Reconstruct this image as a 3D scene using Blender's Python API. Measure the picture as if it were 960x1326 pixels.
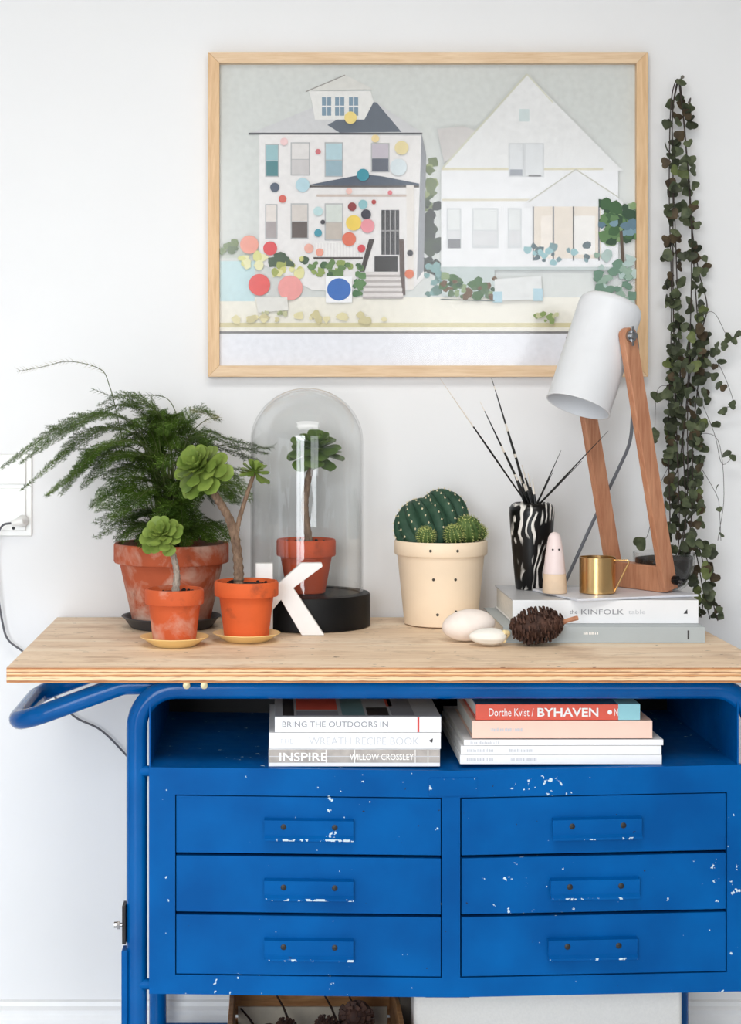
import bpy, bmesh, math, random
from mathutils import Vector, Matrix
from math import sin, cos, pi, radians as R
random.seed(7)
for o in list(bpy.data.objects): bpy.data.objects.remove(o)
SC = bpy.context.scene
COL = SC.collection

# ------------------------------------------------------------------ camera, light, exposure
F = 2200.0; CX, CY = 355.0, 520.0; WALL = 3.245; CZ = 1.27   # focal length (px), vanishing point, distance to wall, eye height
cam = bpy.data.cameras.new('camera'); camo = bpy.data.objects.new('camera', cam); COL.objects.link(camo)
camo.location = (0, -WALL, CZ); camo.rotation_euler = (R(90), 0, 0)
cam.sensor_width = 36; cam.lens = 36 * F / 1326
cam.shift_x = (480 - CX) / 1326; cam.shift_y = -(663 - CY) / 1326
cam.clip_start = 0.05; cam.clip_end = 50
SC.camera = camo
W = bpy.data.worlds.new('world'); SC.world = W; W.use_nodes = True
bg = W.node_tree.nodes['Background']; bg.inputs[0].default_value = (0.86, 0.93, 1.0, 1); bg.inputs[1].default_value = 1.2
def area(name, loc, rot, sx, sy, power, col):
    l = bpy.data.lights.new(name, 'AREA'); l.shape = 'RECTANGLE'; l.size = sx; l.size_y = sy
    l.energy = power; l.color = col
    o = bpy.data.objects.new(name, l); o.location = loc; o.rotation_euler = rot; COL.objects.link(o); return o
# daylight through two windows, plus an added door and roof window for more light (each lamp fills the opening from outside)
area('daylight_left_window', (-3.33, -3.3, 1.0), (0, R(-90), 0), 1.9, 3.0, 10, (0.93, 0.97, 1.0))
area('added_door_light', (-1.2, -5.2, 1.35), (R(66), 0, 0), 1.7, 2.4, 84, (0.92, 0.965, 1.0)).data.spread = R(100)      # added door lamp, tilted to brighten the lower wall
area('added_roof_light', (0.1, -1.95, 2.74), (0, 0, 0), 1.8, 1.1, 58, (1.0, 0.97, 0.925))  # overhead lamp added to brighten the tabletop and object fronts
area('daylight_rear_window', (1.35, -5.13, 1.8), (R(90), 0, 0), 1.7, 1.6, 40, (0.95, 0.98, 1.0))
SC.view_settings.view_transform = 'Standard'; SC.view_settings.look = 'None'
SC.view_settings.exposure = -0.46; SC.view_settings.gamma = 1.0
SC.view_settings.use_curve_mapping = False

def P(px, py, d):      # a point of the place seen at pixel (px, py), d metres in front of the camera
    return Vector(((px - CX) * d / F, d - WALL, CZ - (py - CY) * d / F))

# ------------------------------------------------------------------ materials
def srgb(r, g, b):
    f = lambda c: (c / 255 / 12.92) if c <= 10 else ((c / 255 + 0.055) / 1.055) ** 2.4
    return (f(r), f(g), f(b), 1)
class NT:
    def __init__(s, name):
        s.m = bpy.data.materials.new(name); s.m.use_nodes = True; s.t = s.m.node_tree; s.n = s.t.nodes
        s.b = s.n['Principled BSDF']; s.out = s.n['Material Output']
    def new(s, t, **k):
        n = s.n.new(t)
        for a, v in k.items(): setattr(n, a, v)
        return n
    def l(s, a, b): s.t.links.new(a, b)
    def pos(s, scale=(1, 1, 1), obj=False, rot=(0, 0, 0)):
        mp = s.new('ShaderNodeMapping'); mp.inputs['Scale'].default_value = scale; mp.inputs['Rotation'].default_value = rot
        src = s.new('ShaderNodeTexCoord').outputs['Object'] if obj else s.new('ShaderNodeNewGeometry').outputs['Position']
        s.l(src, mp.inputs[0]); return mp.outputs[0]
    def noise(s, vec, scale, detail=3, rough=0.5, dist=0):
        n = s.new('ShaderNodeTexNoise'); n.inputs['Scale'].default_value = scale; n.inputs['Detail'].default_value = detail
        n.inputs['Roughness'].default_value = rough; n.inputs['Distortion'].default_value = dist
        s.l(vec, n.inputs['Vector']); return n.outputs['Fac']
    def ramp(s, fac, stops, interp='LINEAR'):
        r = s.new('ShaderNodeValToRGB'); r.color_ramp.interpolation = interp
        e = r.color_ramp.elements
        while len(e) < len(stops): e.new(0.5)
        for i, (p, c) in enumerate(stops): e[i].position = p; e[i].color = c
        s.l(fac, r.inputs[0]); return r.outputs[0]
    def mix(s, fac, a, b, mode='MIX'):
        m = s.new('ShaderNodeMix', data_type='RGBA', blend_type=mode)
        for v, i in ((fac, 0), (a, 6), (b, 7)):
            if hasattr(v, 'links'): s.l(v, m.inputs[i])
            else: m.inputs[i].default_value = v
        return m.outputs[2]
    def math(s, op, a, b=0.0):
        m = s.new('ShaderNodeMath', operation=op)
        for v, i in ((a, 0), (b, 1)):
            if hasattr(v, 'links'): s.l(v, m.inputs[i])
            else: m.inputs[i].default_value = v
        return m.outputs[0]
    def set(s, color=None, rough=None, metal=None, spec=None, bump=None, bs=0.2, bd=0.002, **k):
        if color is not None:
            if hasattr(color, 'links'): s.l(color, s.b.inputs['Base Color'])
            else: s.b.inputs['Base Color'].default_value = color
        if rough is not None:
            if hasattr(rough, 'links'): s.l(rough, s.b.inputs['Roughness'])
            else: s.b.inputs['Roughness'].default_value = rough
        if metal is not None: s.b.inputs['Metallic'].default_value = metal
        if spec is not None: s.b.inputs['Specular IOR Level'].default_value = spec
        if bump is not None:
            b = s.new('ShaderNodeBump'); b.inputs['Strength'].default_value = bs; b.inputs['Distance'].default_value = bd
            s.l(bump, b.inputs['Height']); s.l(b.outputs[0], s.b.inputs['Normal'])
        return s.m
BK = (0, 0, 0, 1); WH = (1, 1, 1, 1)
M = {}
def plain(name, c, rough=0.5, metal=0, var=0.06, scale=30, spec=None, bump=0.0, obj=False):
    """one colour with a faint procedural variation and grain"""
    n = NT(name); v = n.pos(obj=obj); f = n.noise(v, scale, 4)
    lo = tuple(max(0, x * (1 - var * 2)) for x in c[:3]) + (1,); hi = tuple(min(1, x * (1 + var)) for x in c[:3]) + (1,)
    M[name] = n.set(n.ramp(f, [(0.3, lo), (0.7, hi)]), rough, metal, spec, f if bump else None, bump, 0.001); return M[name]

plain('wall_paint', srgb(236, 236, 237), 0.75, var=0.01, scale=3, bump=0.05)
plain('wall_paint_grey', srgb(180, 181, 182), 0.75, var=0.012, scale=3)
plain('ceiling_paint', srgb(206, 194, 176), 0.8, var=0.01, scale=3)
plain('trim_paint', srgb(240, 240, 240), 0.45, var=0.01)
plain('floor_wood', srgb(238, 241, 245), 0.5, var=0.04, scale=8)
plain('white_plastic', srgb(238, 238, 236), 0.35, var=0.01)
plain('dark_cord', srgb(92, 92, 98), 0.5, var=0.04)
plain('grey_cord', srgb(110, 113, 120), 0.6, var=0.04)
plain('black_rubber', srgb(22, 22, 24), 0.5)
plain('soil', srgb(30, 22, 17), 0.95, var=0.4, scale=150, bump=0.8)
plain('dark_ceramic', srgb(62, 64, 70), 0.45, var=0.08)
plain('black_wood_and_shade', srgb(9, 9, 11), 0.5, var=0.2, scale=40, spec=0.25)
plain('white_enamel', srgb(226, 228, 232), 0.35, var=0.01)
plain('white_letter', srgb(240, 239, 238), 0.5, var=0.02)
plain('cream_ceramic', srgb(248, 226, 198), 0.55, var=0.03, scale=12)
plain('hole_dark', srgb(70, 62, 52), 0.7)
plain('steel', srgb(170, 170, 172), 0.22, 1.0, var=0.05)
plain('dark_steel', srgb(48, 46, 46), 0.35, 0.8, var=0.1)
plain('paper', srgb(236, 234, 228), 0.8, var=0.04, scale=200)
plain('book_white', srgb(240, 240, 242), 0.4, var=0.008)
plain('book_grey', srgb(176, 184, 187), 0.45, var=0.01)
plain('book_red', srgb(226, 92, 72), 0.45, var=0.02)
plain('book_peach', srgb(246, 208, 190), 0.45, var=0.01)
plain('book_blue', srgb(150, 205, 214), 0.45, var=0.01)
plain('cover_blue', srgb(70, 120, 165), 0.3, var=0.05)
plain('cover_dark', srgb(50, 46, 46), 0.3, var=0.2)
plain('cover_teal', srgb(120, 160, 165), 0.35, var=0.1)
plain('cover_grey', srgb(190, 192, 196), 0.35, var=0.03)
plain('ink_grey', srgb(140, 140, 146), 0.7, var=0.02)
plain('ink_pale', srgb(204, 205, 210), 0.7, var=0.02)
plain('ink_dark', srgb(62, 60, 62), 0.7, var=0.02)
plain('ink_white', srgb(248, 244, 240), 0.6, var=0.01)
plain('ink_red', srgb(214, 70, 66), 0.6, var=0.02)
plain('tray_white', srgb(224, 226, 234), 0.3, var=0.01)
plain('pink_glaze', srgb(236, 218, 216), 0.45, var=0.02)
plain('beige_wood', srgb(232, 205, 176), 0.6, var=0.03, scale=60)
plain('stone_white', srgb(246, 234, 226), 0.7, var=0.03, scale=40, bump=0.3)
plain('shell_white', srgb(244, 240, 232), 0.5, var=0.04, scale=40, bump=0.3)
plain('shell_cream', srgb(240, 220, 170), 0.5, var=0.04, scale=40, bump=0.3)
plain('nail_metal', srgb(120, 118, 112), 0.4, 1.0)
plain('quill_black', srgb(8, 7, 7), 0.4, var=0.2)
plain('quill_white', srgb(226, 216, 204), 0.5, var=0.05)
plain('canvas_white', srgb(232, 228, 220), 0.85, var=0.02, scale=300, bump=0.2)
plain('block_brown', srgb(52, 44, 34), 0.7, var=0.1)
plain('lining_paper', srgb(226, 214, 192), 0.8, var=0.08, scale=25)
plain('twig_bark', srgb(58, 38, 28), 0.8, var=0.2, scale=80)
plain('areole', srgb(226, 214, 178), 0.8, var=0.1)
plain('spine_yellow', srgb(190, 196, 120), 0.7, var=0.15, scale=80)
plain('vine_stem', srgb(52, 40, 34), 0.7, var=0.2)
plain('fern_stem', srgb(74, 84, 40), 0.7, var=0.2)
plain('fern_dry', srgb(150, 142, 104), 0.7, var=0.2)
plain('screw_brass', srgb(196, 186, 150), 0.4, 0.7)

def leafmat(name, dark, light, rough=0.5, scale=40, sss=0.1):
    n = NT(name); f = n.noise(n.pos(), scale, 3)
    c = n.ramp(f, [(0.3, dark), (0.72, light)])
    M[name] = n.set(c, rough, spec=0.15)
    return M[name]
leafmat('fern_green', srgb(34, 54, 8), srgb(70, 96, 24), 0.6, 14)
leafmat('fern_tip', srgb(70, 100, 40), srgb(118, 142, 70), 0.6, 14)
leafmat('aeonium_green', srgb(88, 112, 44), srgb(138, 156, 76), 0.4, 30)
leafmat('aeonium_deep', srgb(66, 92, 40), srgb(108, 132, 66), 0.35, 30)
leafmat('vine_green', srgb(62, 70, 52), srgb(102, 110, 82), 0.45, 60)
leafmat('vine_dark', srgb(44, 48, 38), srgb(74, 80, 60), 0.45, 60)
leafmat('vine_red', srgb(64, 54, 44), srgb(92, 80, 60), 0.5, 60)
leafmat('vine_pale', srgb(80, 92, 54), srgb(116, 124, 78), 0.45, 60)  # paler yellow-green leaf tone, mixed in at random
leafmat('cactus_skin', srgb(40, 66, 52), srgb(62, 90, 72), 0.5, 50)
leafmat('pup_skin', srgb(60, 84, 44), srgb(104, 124, 70), 0.5, 80)

# blue workshop paint with chips
def bluepaint(name, chip, patchy=False, gloss=None):
    n = NT(name); v = n.pos()
    base = n.ramp(n.noise(v, 9, 4), [(0.3, srgb(0, 76, 142)), (0.7, srgb(0, 92, 163))])
    big = n.noise(v, 62, 2, 0.5); fine = n.noise(v, 170, 3, 0.6); patch = n.noise(v, 5.0, 2)
    comb = n.math('ADD', n.math('MULTIPLY', big, 0.55), n.math('MULTIPLY', fine, 0.35))
    comb = n.math('ADD', comb, n.math('MULTIPLY', patch, 0.22))
    if patchy:      # a long scuffed place on the right half of the top rail
        d_ = n.new('ShaderNodeVectorMath', operation='DISTANCE'); mpp = n.new('ShaderNodeMapping'); mpp.inputs['Scale'].default_value = (1, 0, 3.2)
        g_ = n.new('ShaderNodeNewGeometry'); n.l(g_.outputs['Position'], mpp.inputs[0]); n.l(mpp.outputs[0], d_.inputs[0])
        q_ = P(716, 1019, 2.65); d_.inputs[1].default_value = (q_.x, 0, q_.z * 3.2)
        comb = n.math('ADD', comb, n.math('MULTIPLY', n.ramp(d_.outputs['Value'], [(0.0, WH), (0.10, BK)]), 0.17))
    t = 0.74 - chip
    mask = n.ramp(comb, [(t, BK), (t + 0.012, WH)])
    col = n.mix(mask, base, srgb(196, 214, 224))
    rust = n.noise(n.pos((1, 1, 1.3), rot=(0.4, 0.3, 0.8)), 75, 3, 0.6)
    col = n.mix(n.ramp(rust, [(0.735, BK), (0.75, WH)]), col, srgb(48, 40, 40))
    M[name] = n.set(col, n.ramp(n.noise(v, 40, 3), [(0.3, (.36,) * 3 + (1,)), (0.7, (.48,) * 3 + (1,))]), spec=0.08,
                    bump=mask, bs=0.25, bd=-0.0006)
bluepaint('blue_tube', -0.01)
tb = M['blue_tube'].node_tree.nodes['Principled BSDF']; tb.inputs['Specular IOR Level'].default_value = 0.2      # the tubes are shinier
M['blue_tube'].node_tree.links.remove(tb.inputs['Roughness'].links[0]); tb.inputs['Roughness'].default_value = 0.16
bluepaint('blue_paint', 0.0); bluepaint('blue_worn', 0.11); bluepaint('blue_scuffed', 0.03, True)

n = NT('ply_top'); v = n.pos((1.0, 7.0, 7.0))
g = n.noise(v, 3.2, 6, 0.6, 0.6)
c = n.ramp(g, [(0.25, srgb(216, 184, 152)), (0.5, srgb(240, 215, 186)), (0.75, srgb(250, 234, 212))])
st = n.noise(n.pos((1, 1.8, 1)), 9, 4, 0.6)
c = n.mix(n.ramp(st, [(0.54, BK), (0.72, (.5,) * 3 + (1,))]), c, srgb(178, 136, 100))
c = n.mix(n.ramp(n.noise(n.pos((1, 1.6, 1), rot=(0, 0, .3)), 26, 4, 0.65), [(0.56, BK), (0.7, (.4,) * 3 + (1,))]), c, srgb(180, 152, 120))
sp = n.noise(n.pos((1, 2.2, 1)), 55, 2)
c = n.mix(n.ramp(sp, [(0.71, BK), (0.74, (.8,) * 3 + (1,))]), c, srgb(70, 48, 30))
M['ply_top'] = n.set(c, 0.6, bump=g, bs=0.1)
n = NT('ply_edge')
geo = n.new('ShaderNodeNewGeometry'); sx = n.new('ShaderNodeSeparateXYZ'); n.l(geo.outputs['Position'], sx.inputs[0])
z = n.math('MULTIPLY', n.math('SUBTRACT', sx.outputs[2], 0.836), 1 / 0.024)
wob = n.noise(n.pos((6, 6, 60)), 5, 4, 0.6)
z2 = n.math('ADD', z, n.math('MULTIPLY', n.math('SUBTRACT', wob, 0.5), 0.16))
A_, B_, C_ = srgb(238, 202, 160), srgb(150, 92, 54), srgb(214, 156, 104)
c = n.ramp(z2, [(0.0, C_), (0.12, B_), (0.2, A_), (0.36, A_), (0.42, B_), (0.52, C_), (0.6, A_), (0.68, B_), (0.76, A_), (0.88, C_), (0.97, B_)])
c = n.mix(n.ramp(n.noise(n.pos((2, 2, 30)), 12, 3), [(0.55, BK), (0.75, (.6,) * 3 + (1,))]), c, srgb(110, 62, 34))
M['ply_edge'] = n.set(c, 0.65)

def wood(name, a, b, scale=(1, 1, 1), rough=0.5, s=18):
    n = NT(name); g = n.noise(n.pos(scale, obj=True), s, 5, 0.6, 0.4)
    M[name] = n.set(n.ramp(g, [(0.3, a), (0.7, b)]), rough, bump=g, bs=0.08); return M[name]
wood('lamp_wood', srgb(164, 106, 76), srgb(200, 144, 110), (6, 6, 0.7))
wood('frame_wood_h', srgb(212, 178, 140), srgb(232, 204, 170), (0.7, 6, 8))
wood('frame_wood_v', srgb(208, 168, 124), srgb(230, 196, 154), (8, 6, 0.7))
wood('crate_wood', srgb(150, 98, 54), srgb(196, 144, 92), (0.8, 5, 6))
wood('bark', srgb(84, 62, 48), srgb(146, 120, 98), (3, 3, 1), 0.8, 60)
wood('bark_pale', srgb(110, 96, 86), srgb(186, 172, 158), (3, 3, 1), 0.8, 70)
wood('cone_scale', srgb(44, 26, 20), srgb(92, 60, 46), (1, 1, 1), 0.75, 60)

def terracotta(name, base, lime, white):
    n = NT(name); v = n.pos()
    c = n.ramp(n.noise(v, 18, 4), [(0.3, tuple(x * 0.82 for x in base[:3]) + (1,)), (0.7, base)])
    m = n.noise(v, 14, 6, 0.62, 0.5)
    c = n.mix(n.ramp(m, [(lime, BK), (lime + 0.2, (white,) * 3 + (1,))]), c, srgb(214, 196, 180))
    d = n.noise(n.pos(rot=(1, 0, 0)), 22, 5, 0.6)
    c = n.mix(n.ramp(d, [(0.6, BK), (0.75, (.5,) * 3 + (1,))]), c, srgb(92, 48, 34))
    M[name] = n.set(c, 0.8, bump=m, bs=0.15)
terracotta('terracotta_aged', srgb(182, 86, 50), 0.46, 0.62)
terracotta('terracotta_limed', srgb(208, 92, 46), 0.52, 0.55)
terracotta('terracotta_new', srgb(224, 98, 44), 0.75, 0.3)
terracotta('terracotta_warm', srgb(200, 82, 42), 0.72, 0.3)
plain('yellow_glaze', srgb(250, 218, 150), 0.3, var=0.02)

n = NT('brass'); M['brass'] = n.set(srgb(214, 176, 122), 0.26, 1.0, bump=n.noise(n.pos((1, 1, 40)), 30, 2), bs=0.03)
n = NT('vase_glaze')      # black glaze with combed white strokes
v = n.pos((1, 1, 0.55), obj=True)
warp = n.noise(v, 16, 2)
mp = n.new('ShaderNodeVectorMath', operation='ADD')
cmb = n.new('ShaderNodeCombineXYZ'); k = n.math('MULTIPLY', warp, 0.075); n.l(k, cmb.inputs[0]); n.l(k, cmb.inputs[1]); n.l(v, mp.inputs[0]); n.l(cmb.outputs[0], mp.inputs[1])
w = n.new('ShaderNodeTexWave', wave_type='BANDS', bands_direction='X'); w.inputs['Scale'].default_value = 26; w.inputs['Distortion'].default_value = 5.0
w.inputs['Detail'].default_value = 2; w.inputs['Detail Scale'].default_value = 1.2
n.l(mp.outputs[0], w.inputs['Vector'])
gate = n.ramp(n.noise(n.pos((1.4, 1.4, 0.8), obj=True), 20, 2), [(0.46, BK), (0.54, WH)])
m_ = n.mix(1.0, n.ramp(w.outputs['Fac'], [(0.66, BK), (0.76, WH)]), gate, 'MULTIPLY')
M['vase_glaze'] = n.set(n.mix(m_, srgb(6, 6, 7), srgb(226, 222, 216)), 0.3, spec=0.35)

def glass(name, tint=(1, 1, 1, 1), boost=1.0, rough=0.02):
    n = NT(name); n.n.remove(n.b)
    tr = n.new('ShaderNodeBsdfTransparent'); tr.inputs[0].default_value = tint
    gl = n.new('ShaderNodeBsdfGlossy'); gl.inputs['Roughness'].default_value = rough
    lw = n.new('ShaderNodeLayerWeight'); lw.inputs[0].default_value = 0.5      # Schlick reflectance from the facing angle
    fr = n.math('ADD', n.math('MULTIPLY', n.math('POWER', lw.outputs['Facing'], 5.0), 0.96), 0.04)
    mx = n.new('ShaderNodeMixShader'); n.l(n.math('MULTIPLY', fr, boost), mx.inputs[0]); n.l(tr.outputs[0], mx.inputs[1]); n.l(gl.outputs[0], mx.inputs[2])
    n.l(mx.outputs[0], n.out.inputs[0]); M[name] = n.m
glass('glass_clear', (0.985, 0.99, 0.99, 1)); glass('glass_pane', (0.99, 0.99, 0.99, 1), rough=0.15)

# ------------------------------------------------------------------ mesh helpers
def V(*a): return Vector(a)
class MB:
    def __init__(s): s.v = []; s.f = []; s.m = []
    def add(s, vs, fs, mi=0):
        o = len(s.v); s.v += [Vector(p) for p in vs]
        for f in fs: s.f.append([i + o for i in f]); s.m.append(mi)
        return s
    def box(s, a, b, mi=0):
        (x0, y0, z0), (x1, y1, z1) = a, b
        return s.add([(x0, y0, z0), (x1, y0, z0), (x1, y1, z0), (x0, y1, z0), (x0, y0, z1), (x1, y0, z1), (x1, y1, z1), (x0, y1, z1)],
              [(3, 2, 1, 0), (4, 5, 6, 7), (0, 1, 5, 4), (1, 2, 6, 5), (2, 3, 7, 6), (3, 0, 4, 7)], mi)
    def prism(s, poly, y0, y1, mi=0):      # polygon in x,z (counter-clockwise seen from -y) extruded in y
        k = len(poly); vs = [(x, y0, z) for x, z in poly] + [(x, y1, z) for x, z in poly]
        fs = [list(range(k)), list(range(2 * k - 1, k - 1, -1))] + [(i, i + k, (i + 1) % k + k, (i + 1) % k) for i in range(k)]
        return s.add(vs, fs, mi)
    def lathe(s, prof, n=40, c=(0, 0, 0), mi=0, close=True):
        vs = []; fs = []; c = Vector(c); k = len(prof)
        for r, z in prof:
            for i in range(n): a = 2 * pi * i / n; vs.append(c + V(r * cos(a), r * sin(a), z))
        for j in range(k - 1):
            for i in range(n):
                i2 = (i + 1) % n; fs.append((j * n + i, j * n + i2, (j + 1) * n + i2, (j + 1) * n + i))
        if close:
            if prof[0][0] > 1e-6: fs.append(list(range(n - 1, -1, -1)))
            if prof[-1][0] > 1e-6: fs.append([(k - 1) * n + i for i in range(n)])
        return s.add(vs, fs, mi)
    def tube(s, pts, r, n=10, mi=0, caps=True):
        pts = [Vector(p) for p in pts]; k = len(pts); rs = r if isinstance(r, (list, tuple)) else [r] * k
        t0 = (pts[1] - pts[0]).normalized(); u = t0.orthogonal().normalized(); vs = []; fs = []
        for j in range(k):
            t = ((pts[min(j + 1, k - 1)] - pts[max(j - 1, 0)])).normalized()
            u = (u - t * u.dot(t)).normalized(); w = t.cross(u)
            for i in range(n): a = 2 * pi * i / n; vs.append(pts[j] + (u * cos(a) + w * sin(a)) * rs[j])
        for j in range(k - 1):
            for i in range(n):
                i2 = (i + 1) % n; fs.append((j * n + i, j * n + i2, (j + 1) * n + i2, (j + 1) * n + i))
        if caps: fs.append(list(range(n - 1, -1, -1))); fs.append([(k - 1) * n + i for i in range(n)])
        return s.add(vs, fs, mi)
    def sphere(s, c, r, nu=12, nv=8, mi=0, fn=None):
        r = r if isinstance(r, (tuple, list)) else (r, r, r); c = Vector(c)
        vs = [c + V(0, 0, -r[2])]; fs = []
        for j in range(1, nv):
            b = -pi / 2 + pi * j / nv
            for i in range(nu): a = 2 * pi * i / nu; vs.append(c + V(r[0] * cos(b) * cos(a), r[1] * cos(b) * sin(a), r[2] * sin(b)))
        vs.append(c + V(0, 0, r[2])); T = len(vs) - 1
        for i in range(nu):
            i2 = (i + 1) % nu; fs.append((0, 1 + i2, 1 + i)); fs.append((T, T - nu + i, T - nu + i2))
            for j in range(nv - 2): a = 1 + j * nu; fs.append((a + i, a + i2, a + nu + i2, a + nu + i))
        if fn: vs = [fn(p) for p in vs]
        return s.add(vs, fs, mi)
    def xf(s, M4):
        s.v = [M4 @ p for p in s.v]; return s
    def mesh(s, name, mats, smooth=40, off=None):
        me = bpy.data.meshes.new(name)
        me.from_pydata([tuple(p - off) if off is not None else tuple(p) for p in s.v], [], s.f)
        for m in (mats if isinstance(mats, (list, tuple)) else [mats]): me.materials.append(M[m])
        me.polygons.foreach_set('material_index', s.m)
        me.update()
        if smooth:
            me.polygons.foreach_set('use_smooth', [True] * len(me.polygons))
            me.set_sharp_from_angle(angle=R(smooth))
        return me
    def build(s, name, mats, parent=None, at=None, rot=None, smooth=40, bevel=0, world=False):
        """world=True: vertices are world coordinates, parent sits unrotated somewhere"""
        off = org(parent) if (world and parent) else (Vector(at) if (world and at) else None)
        o = bpy.data.objects.new(name, s.mesh(name, mats, smooth, off)); COL.objects.link(o)
        if parent: o.parent = parent
        if at is not None: o.location = at
        if rot is not None: o.rotation_euler = rot
        if bevel:
            b = o.modifiers.new('bevel', 'BEVEL'); b.width = bevel; b.segments = 2; b.limit_method = 'ANGLE'; b.angle_limit = R(35)
        return o
def org(o):
    v = Vector((0, 0, 0))
    while o: v = v + o.location; o = o.parent
    return v
def inst(name, me, parent, loc, rot=None, scale=None):
    o = bpy.data.objects.new(name, me); COL.objects.link(o); o.parent = parent; o.location = loc
    if rot is not None: o.rotation_euler = rot
    if scale is not None: o.scale = (scale,) * 3 if not isinstance(scale, (tuple, list)) else scale
    return o
def tag(o, label=None, cat=None, group=None, kind=None):
    if label: o['label'] = label
    if cat: o['category'] = cat
    if group: o['group'] = group
    if kind: o['kind'] = kind
    return o
def thing(name, label, cat, loc, rotz=0, group=None):
    o = bpy.data.objects.new(name, None); COL.objects.link(o); o.empty_display_size = 0.02
    o.location = loc; o.rotation_euler = (0, 0, rotz); return tag(o, label, cat, group)
def fillet(pts, rad, seg=7):
    pts = [Vector(p) for p in pts]; out = [pts[0]]
    for i in range(1, len(pts) - 1):
        p = pts[i]; a = (pts[i - 1] - p); b = (pts[i + 1] - p); la, lb = a.length, b.length; a.normalize(); b.normalize()
        th = a.angle(b)
        if th > pi - 0.02: out.append(p); continue
        t = min(rad / math.tan(th / 2), la * 0.49, lb * 0.49); rr = t * math.tan(th / 2)
        c = p + (a + b).normalized() * (rr / sin(th / 2)); s0 = p + a * t - c; s1 = p + b * t - c; ang = s0.angle(s1)
        for k in range(seg + 1):
            u = k / seg; out.append(c + (s0 * sin((1 - u) * ang) + s1 * sin(u * ang)) / sin(ang))
    out.append(pts[-1]); return out
def spline(pts, n=8):
    pts = [Vector(p) for p in pts]; q = [2 * pts[0] - pts[1]] + pts + [2 * pts[-1] - pts[-2]]; out = []
    for i in range(1, len(q) - 2):
        a, b, c, d = q[i - 1], q[i], q[i + 1], q[i + 2]
        for k in range(n):
            t = k / n; out.append(0.5 * ((2 * b) + (c - a) * t + (2 * a - 5 * b + 4 * c - d) * t * t + (3 * b - a - 3 * c + d) * t ** 3))
    out.append(pts[-1]); return out
def lettering(text, mat, parent, x0, x1, zc, h, y, bold=0.0):
    """flat printed letters on a surface facing -y, in the parent's own coordinates, fitted into x0..x1"""
    cu = bpy.data.curves.new('lettering', 'FONT'); cu.body = text; cu.size = 1; cu.resolution_u = 3; cu.offset = bold
    t = bpy.data.objects.new('lettering_source', cu); COL.objects.link(t)
    bpy.context.view_layer.update()
    me = bpy.data.meshes.new_from_object(t.evaluated_get(bpy.context.evaluated_depsgraph_get()))
    bpy.data.objects.remove(t); bpy.data.curves.remove(cu)
    xs = [v.co.x for v in me.vertices]; ys = [v.co.y for v in me.vertices]
    w = max(xs) - min(xs); hh = max(ys) - min(ys)
    for v in me.vertices:
        v.co = Vector((x0 + (v.co.x - min(xs)) / w * (x1 - x0), y, zc - h / 2 + (v.co.y - min(ys)) / hh * h))
    me.name = 'lettering'; me.materials.clear(); me.materials.append(M[mat])
    o = bpy.data.objects.new('lettering', me); COL.objects.link(o); o.parent = parent; return o

def faint_print(mat, parent, x0, x1, zc, h, y):
    """a line of print too small to read: a run of short strokes"""
    rr = random.Random(int(x1 * 1e5)); mb = MB(); x = x0
    while x < x1:
        w_ = rr.uniform(.0009, .0019); hh_ = h * rr.uniform(.7, 1.0)
        mb.add([(x, y, zc - h / 2), (x + w_, y, zc - h / 2), (x + w_, y, zc - h / 2 + hh_), (x, y, zc - h / 2 + hh_)], [(0, 1, 2, 3)]); x += w_ + rr.choice((.0006, .0006, .0008, .002))
    return mb.build('faint_print', mat, parent, smooth=0)

# ------------------------------------------------------------------ the room
XL, XR, YB, ZC = -3.2, 2.6, -5.0, 2.6
def struct(mb, name, mat, **k):
    o = mb.build(name, mat, **k); o['kind'] = 'structure'; return o
struct(MB().box((XL - .1, 0, -.1), (XR + .1, 0.1, ZC + .1)), 'wall_back', 'wall_paint')
struct(MB().box((XL - .1, YB - .1, -.1), (XR + .1, 0.0, 0)), 'floor', 'floor_wood')
kx0, kx1, ky0, ky1 = -0.75, 0.95, -2.45, -1.45      # opening for the added roof window
struct(MB().box((XL - .1, YB - .1, ZC), (kx0, 0.0, ZC + .1)).box((kx1, YB - .1, ZC), (XR + .1, 0.0, ZC + .1)).box((kx0, YB - .1, ZC), (kx1, ky0, ZC + .1)).box((kx0, ky1, ZC), (kx1, 0.0, ZC + .1)), 'ceiling', 'ceiling_paint')
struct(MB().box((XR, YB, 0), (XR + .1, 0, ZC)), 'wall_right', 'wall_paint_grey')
wy0, wy1, wz0, wz1 = -4.7, -1.9, 0.15, 1.85
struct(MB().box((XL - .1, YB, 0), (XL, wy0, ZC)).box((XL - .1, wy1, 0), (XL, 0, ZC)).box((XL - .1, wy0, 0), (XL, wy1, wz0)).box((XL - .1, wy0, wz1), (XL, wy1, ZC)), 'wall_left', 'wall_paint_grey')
rx0, rx1, rz0, rz1 = 0.6, 2.1, 1.1, 2.5
gx0, gx1, gz0, gz1 = -1.95, -0.45, 0.06, 2.35  # second row: opening for the added garden door
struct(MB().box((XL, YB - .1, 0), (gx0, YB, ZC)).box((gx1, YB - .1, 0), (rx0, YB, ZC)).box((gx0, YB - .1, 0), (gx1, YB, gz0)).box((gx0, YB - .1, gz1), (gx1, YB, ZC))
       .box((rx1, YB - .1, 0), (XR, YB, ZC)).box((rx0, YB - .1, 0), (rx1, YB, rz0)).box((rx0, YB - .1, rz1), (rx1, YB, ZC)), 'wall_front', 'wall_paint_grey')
def window(name, bars):
    mb = MB()
    for a, b in bars: mb.box(a, b)
    o = struct(mb, name, 'trim_paint'); return o
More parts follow.
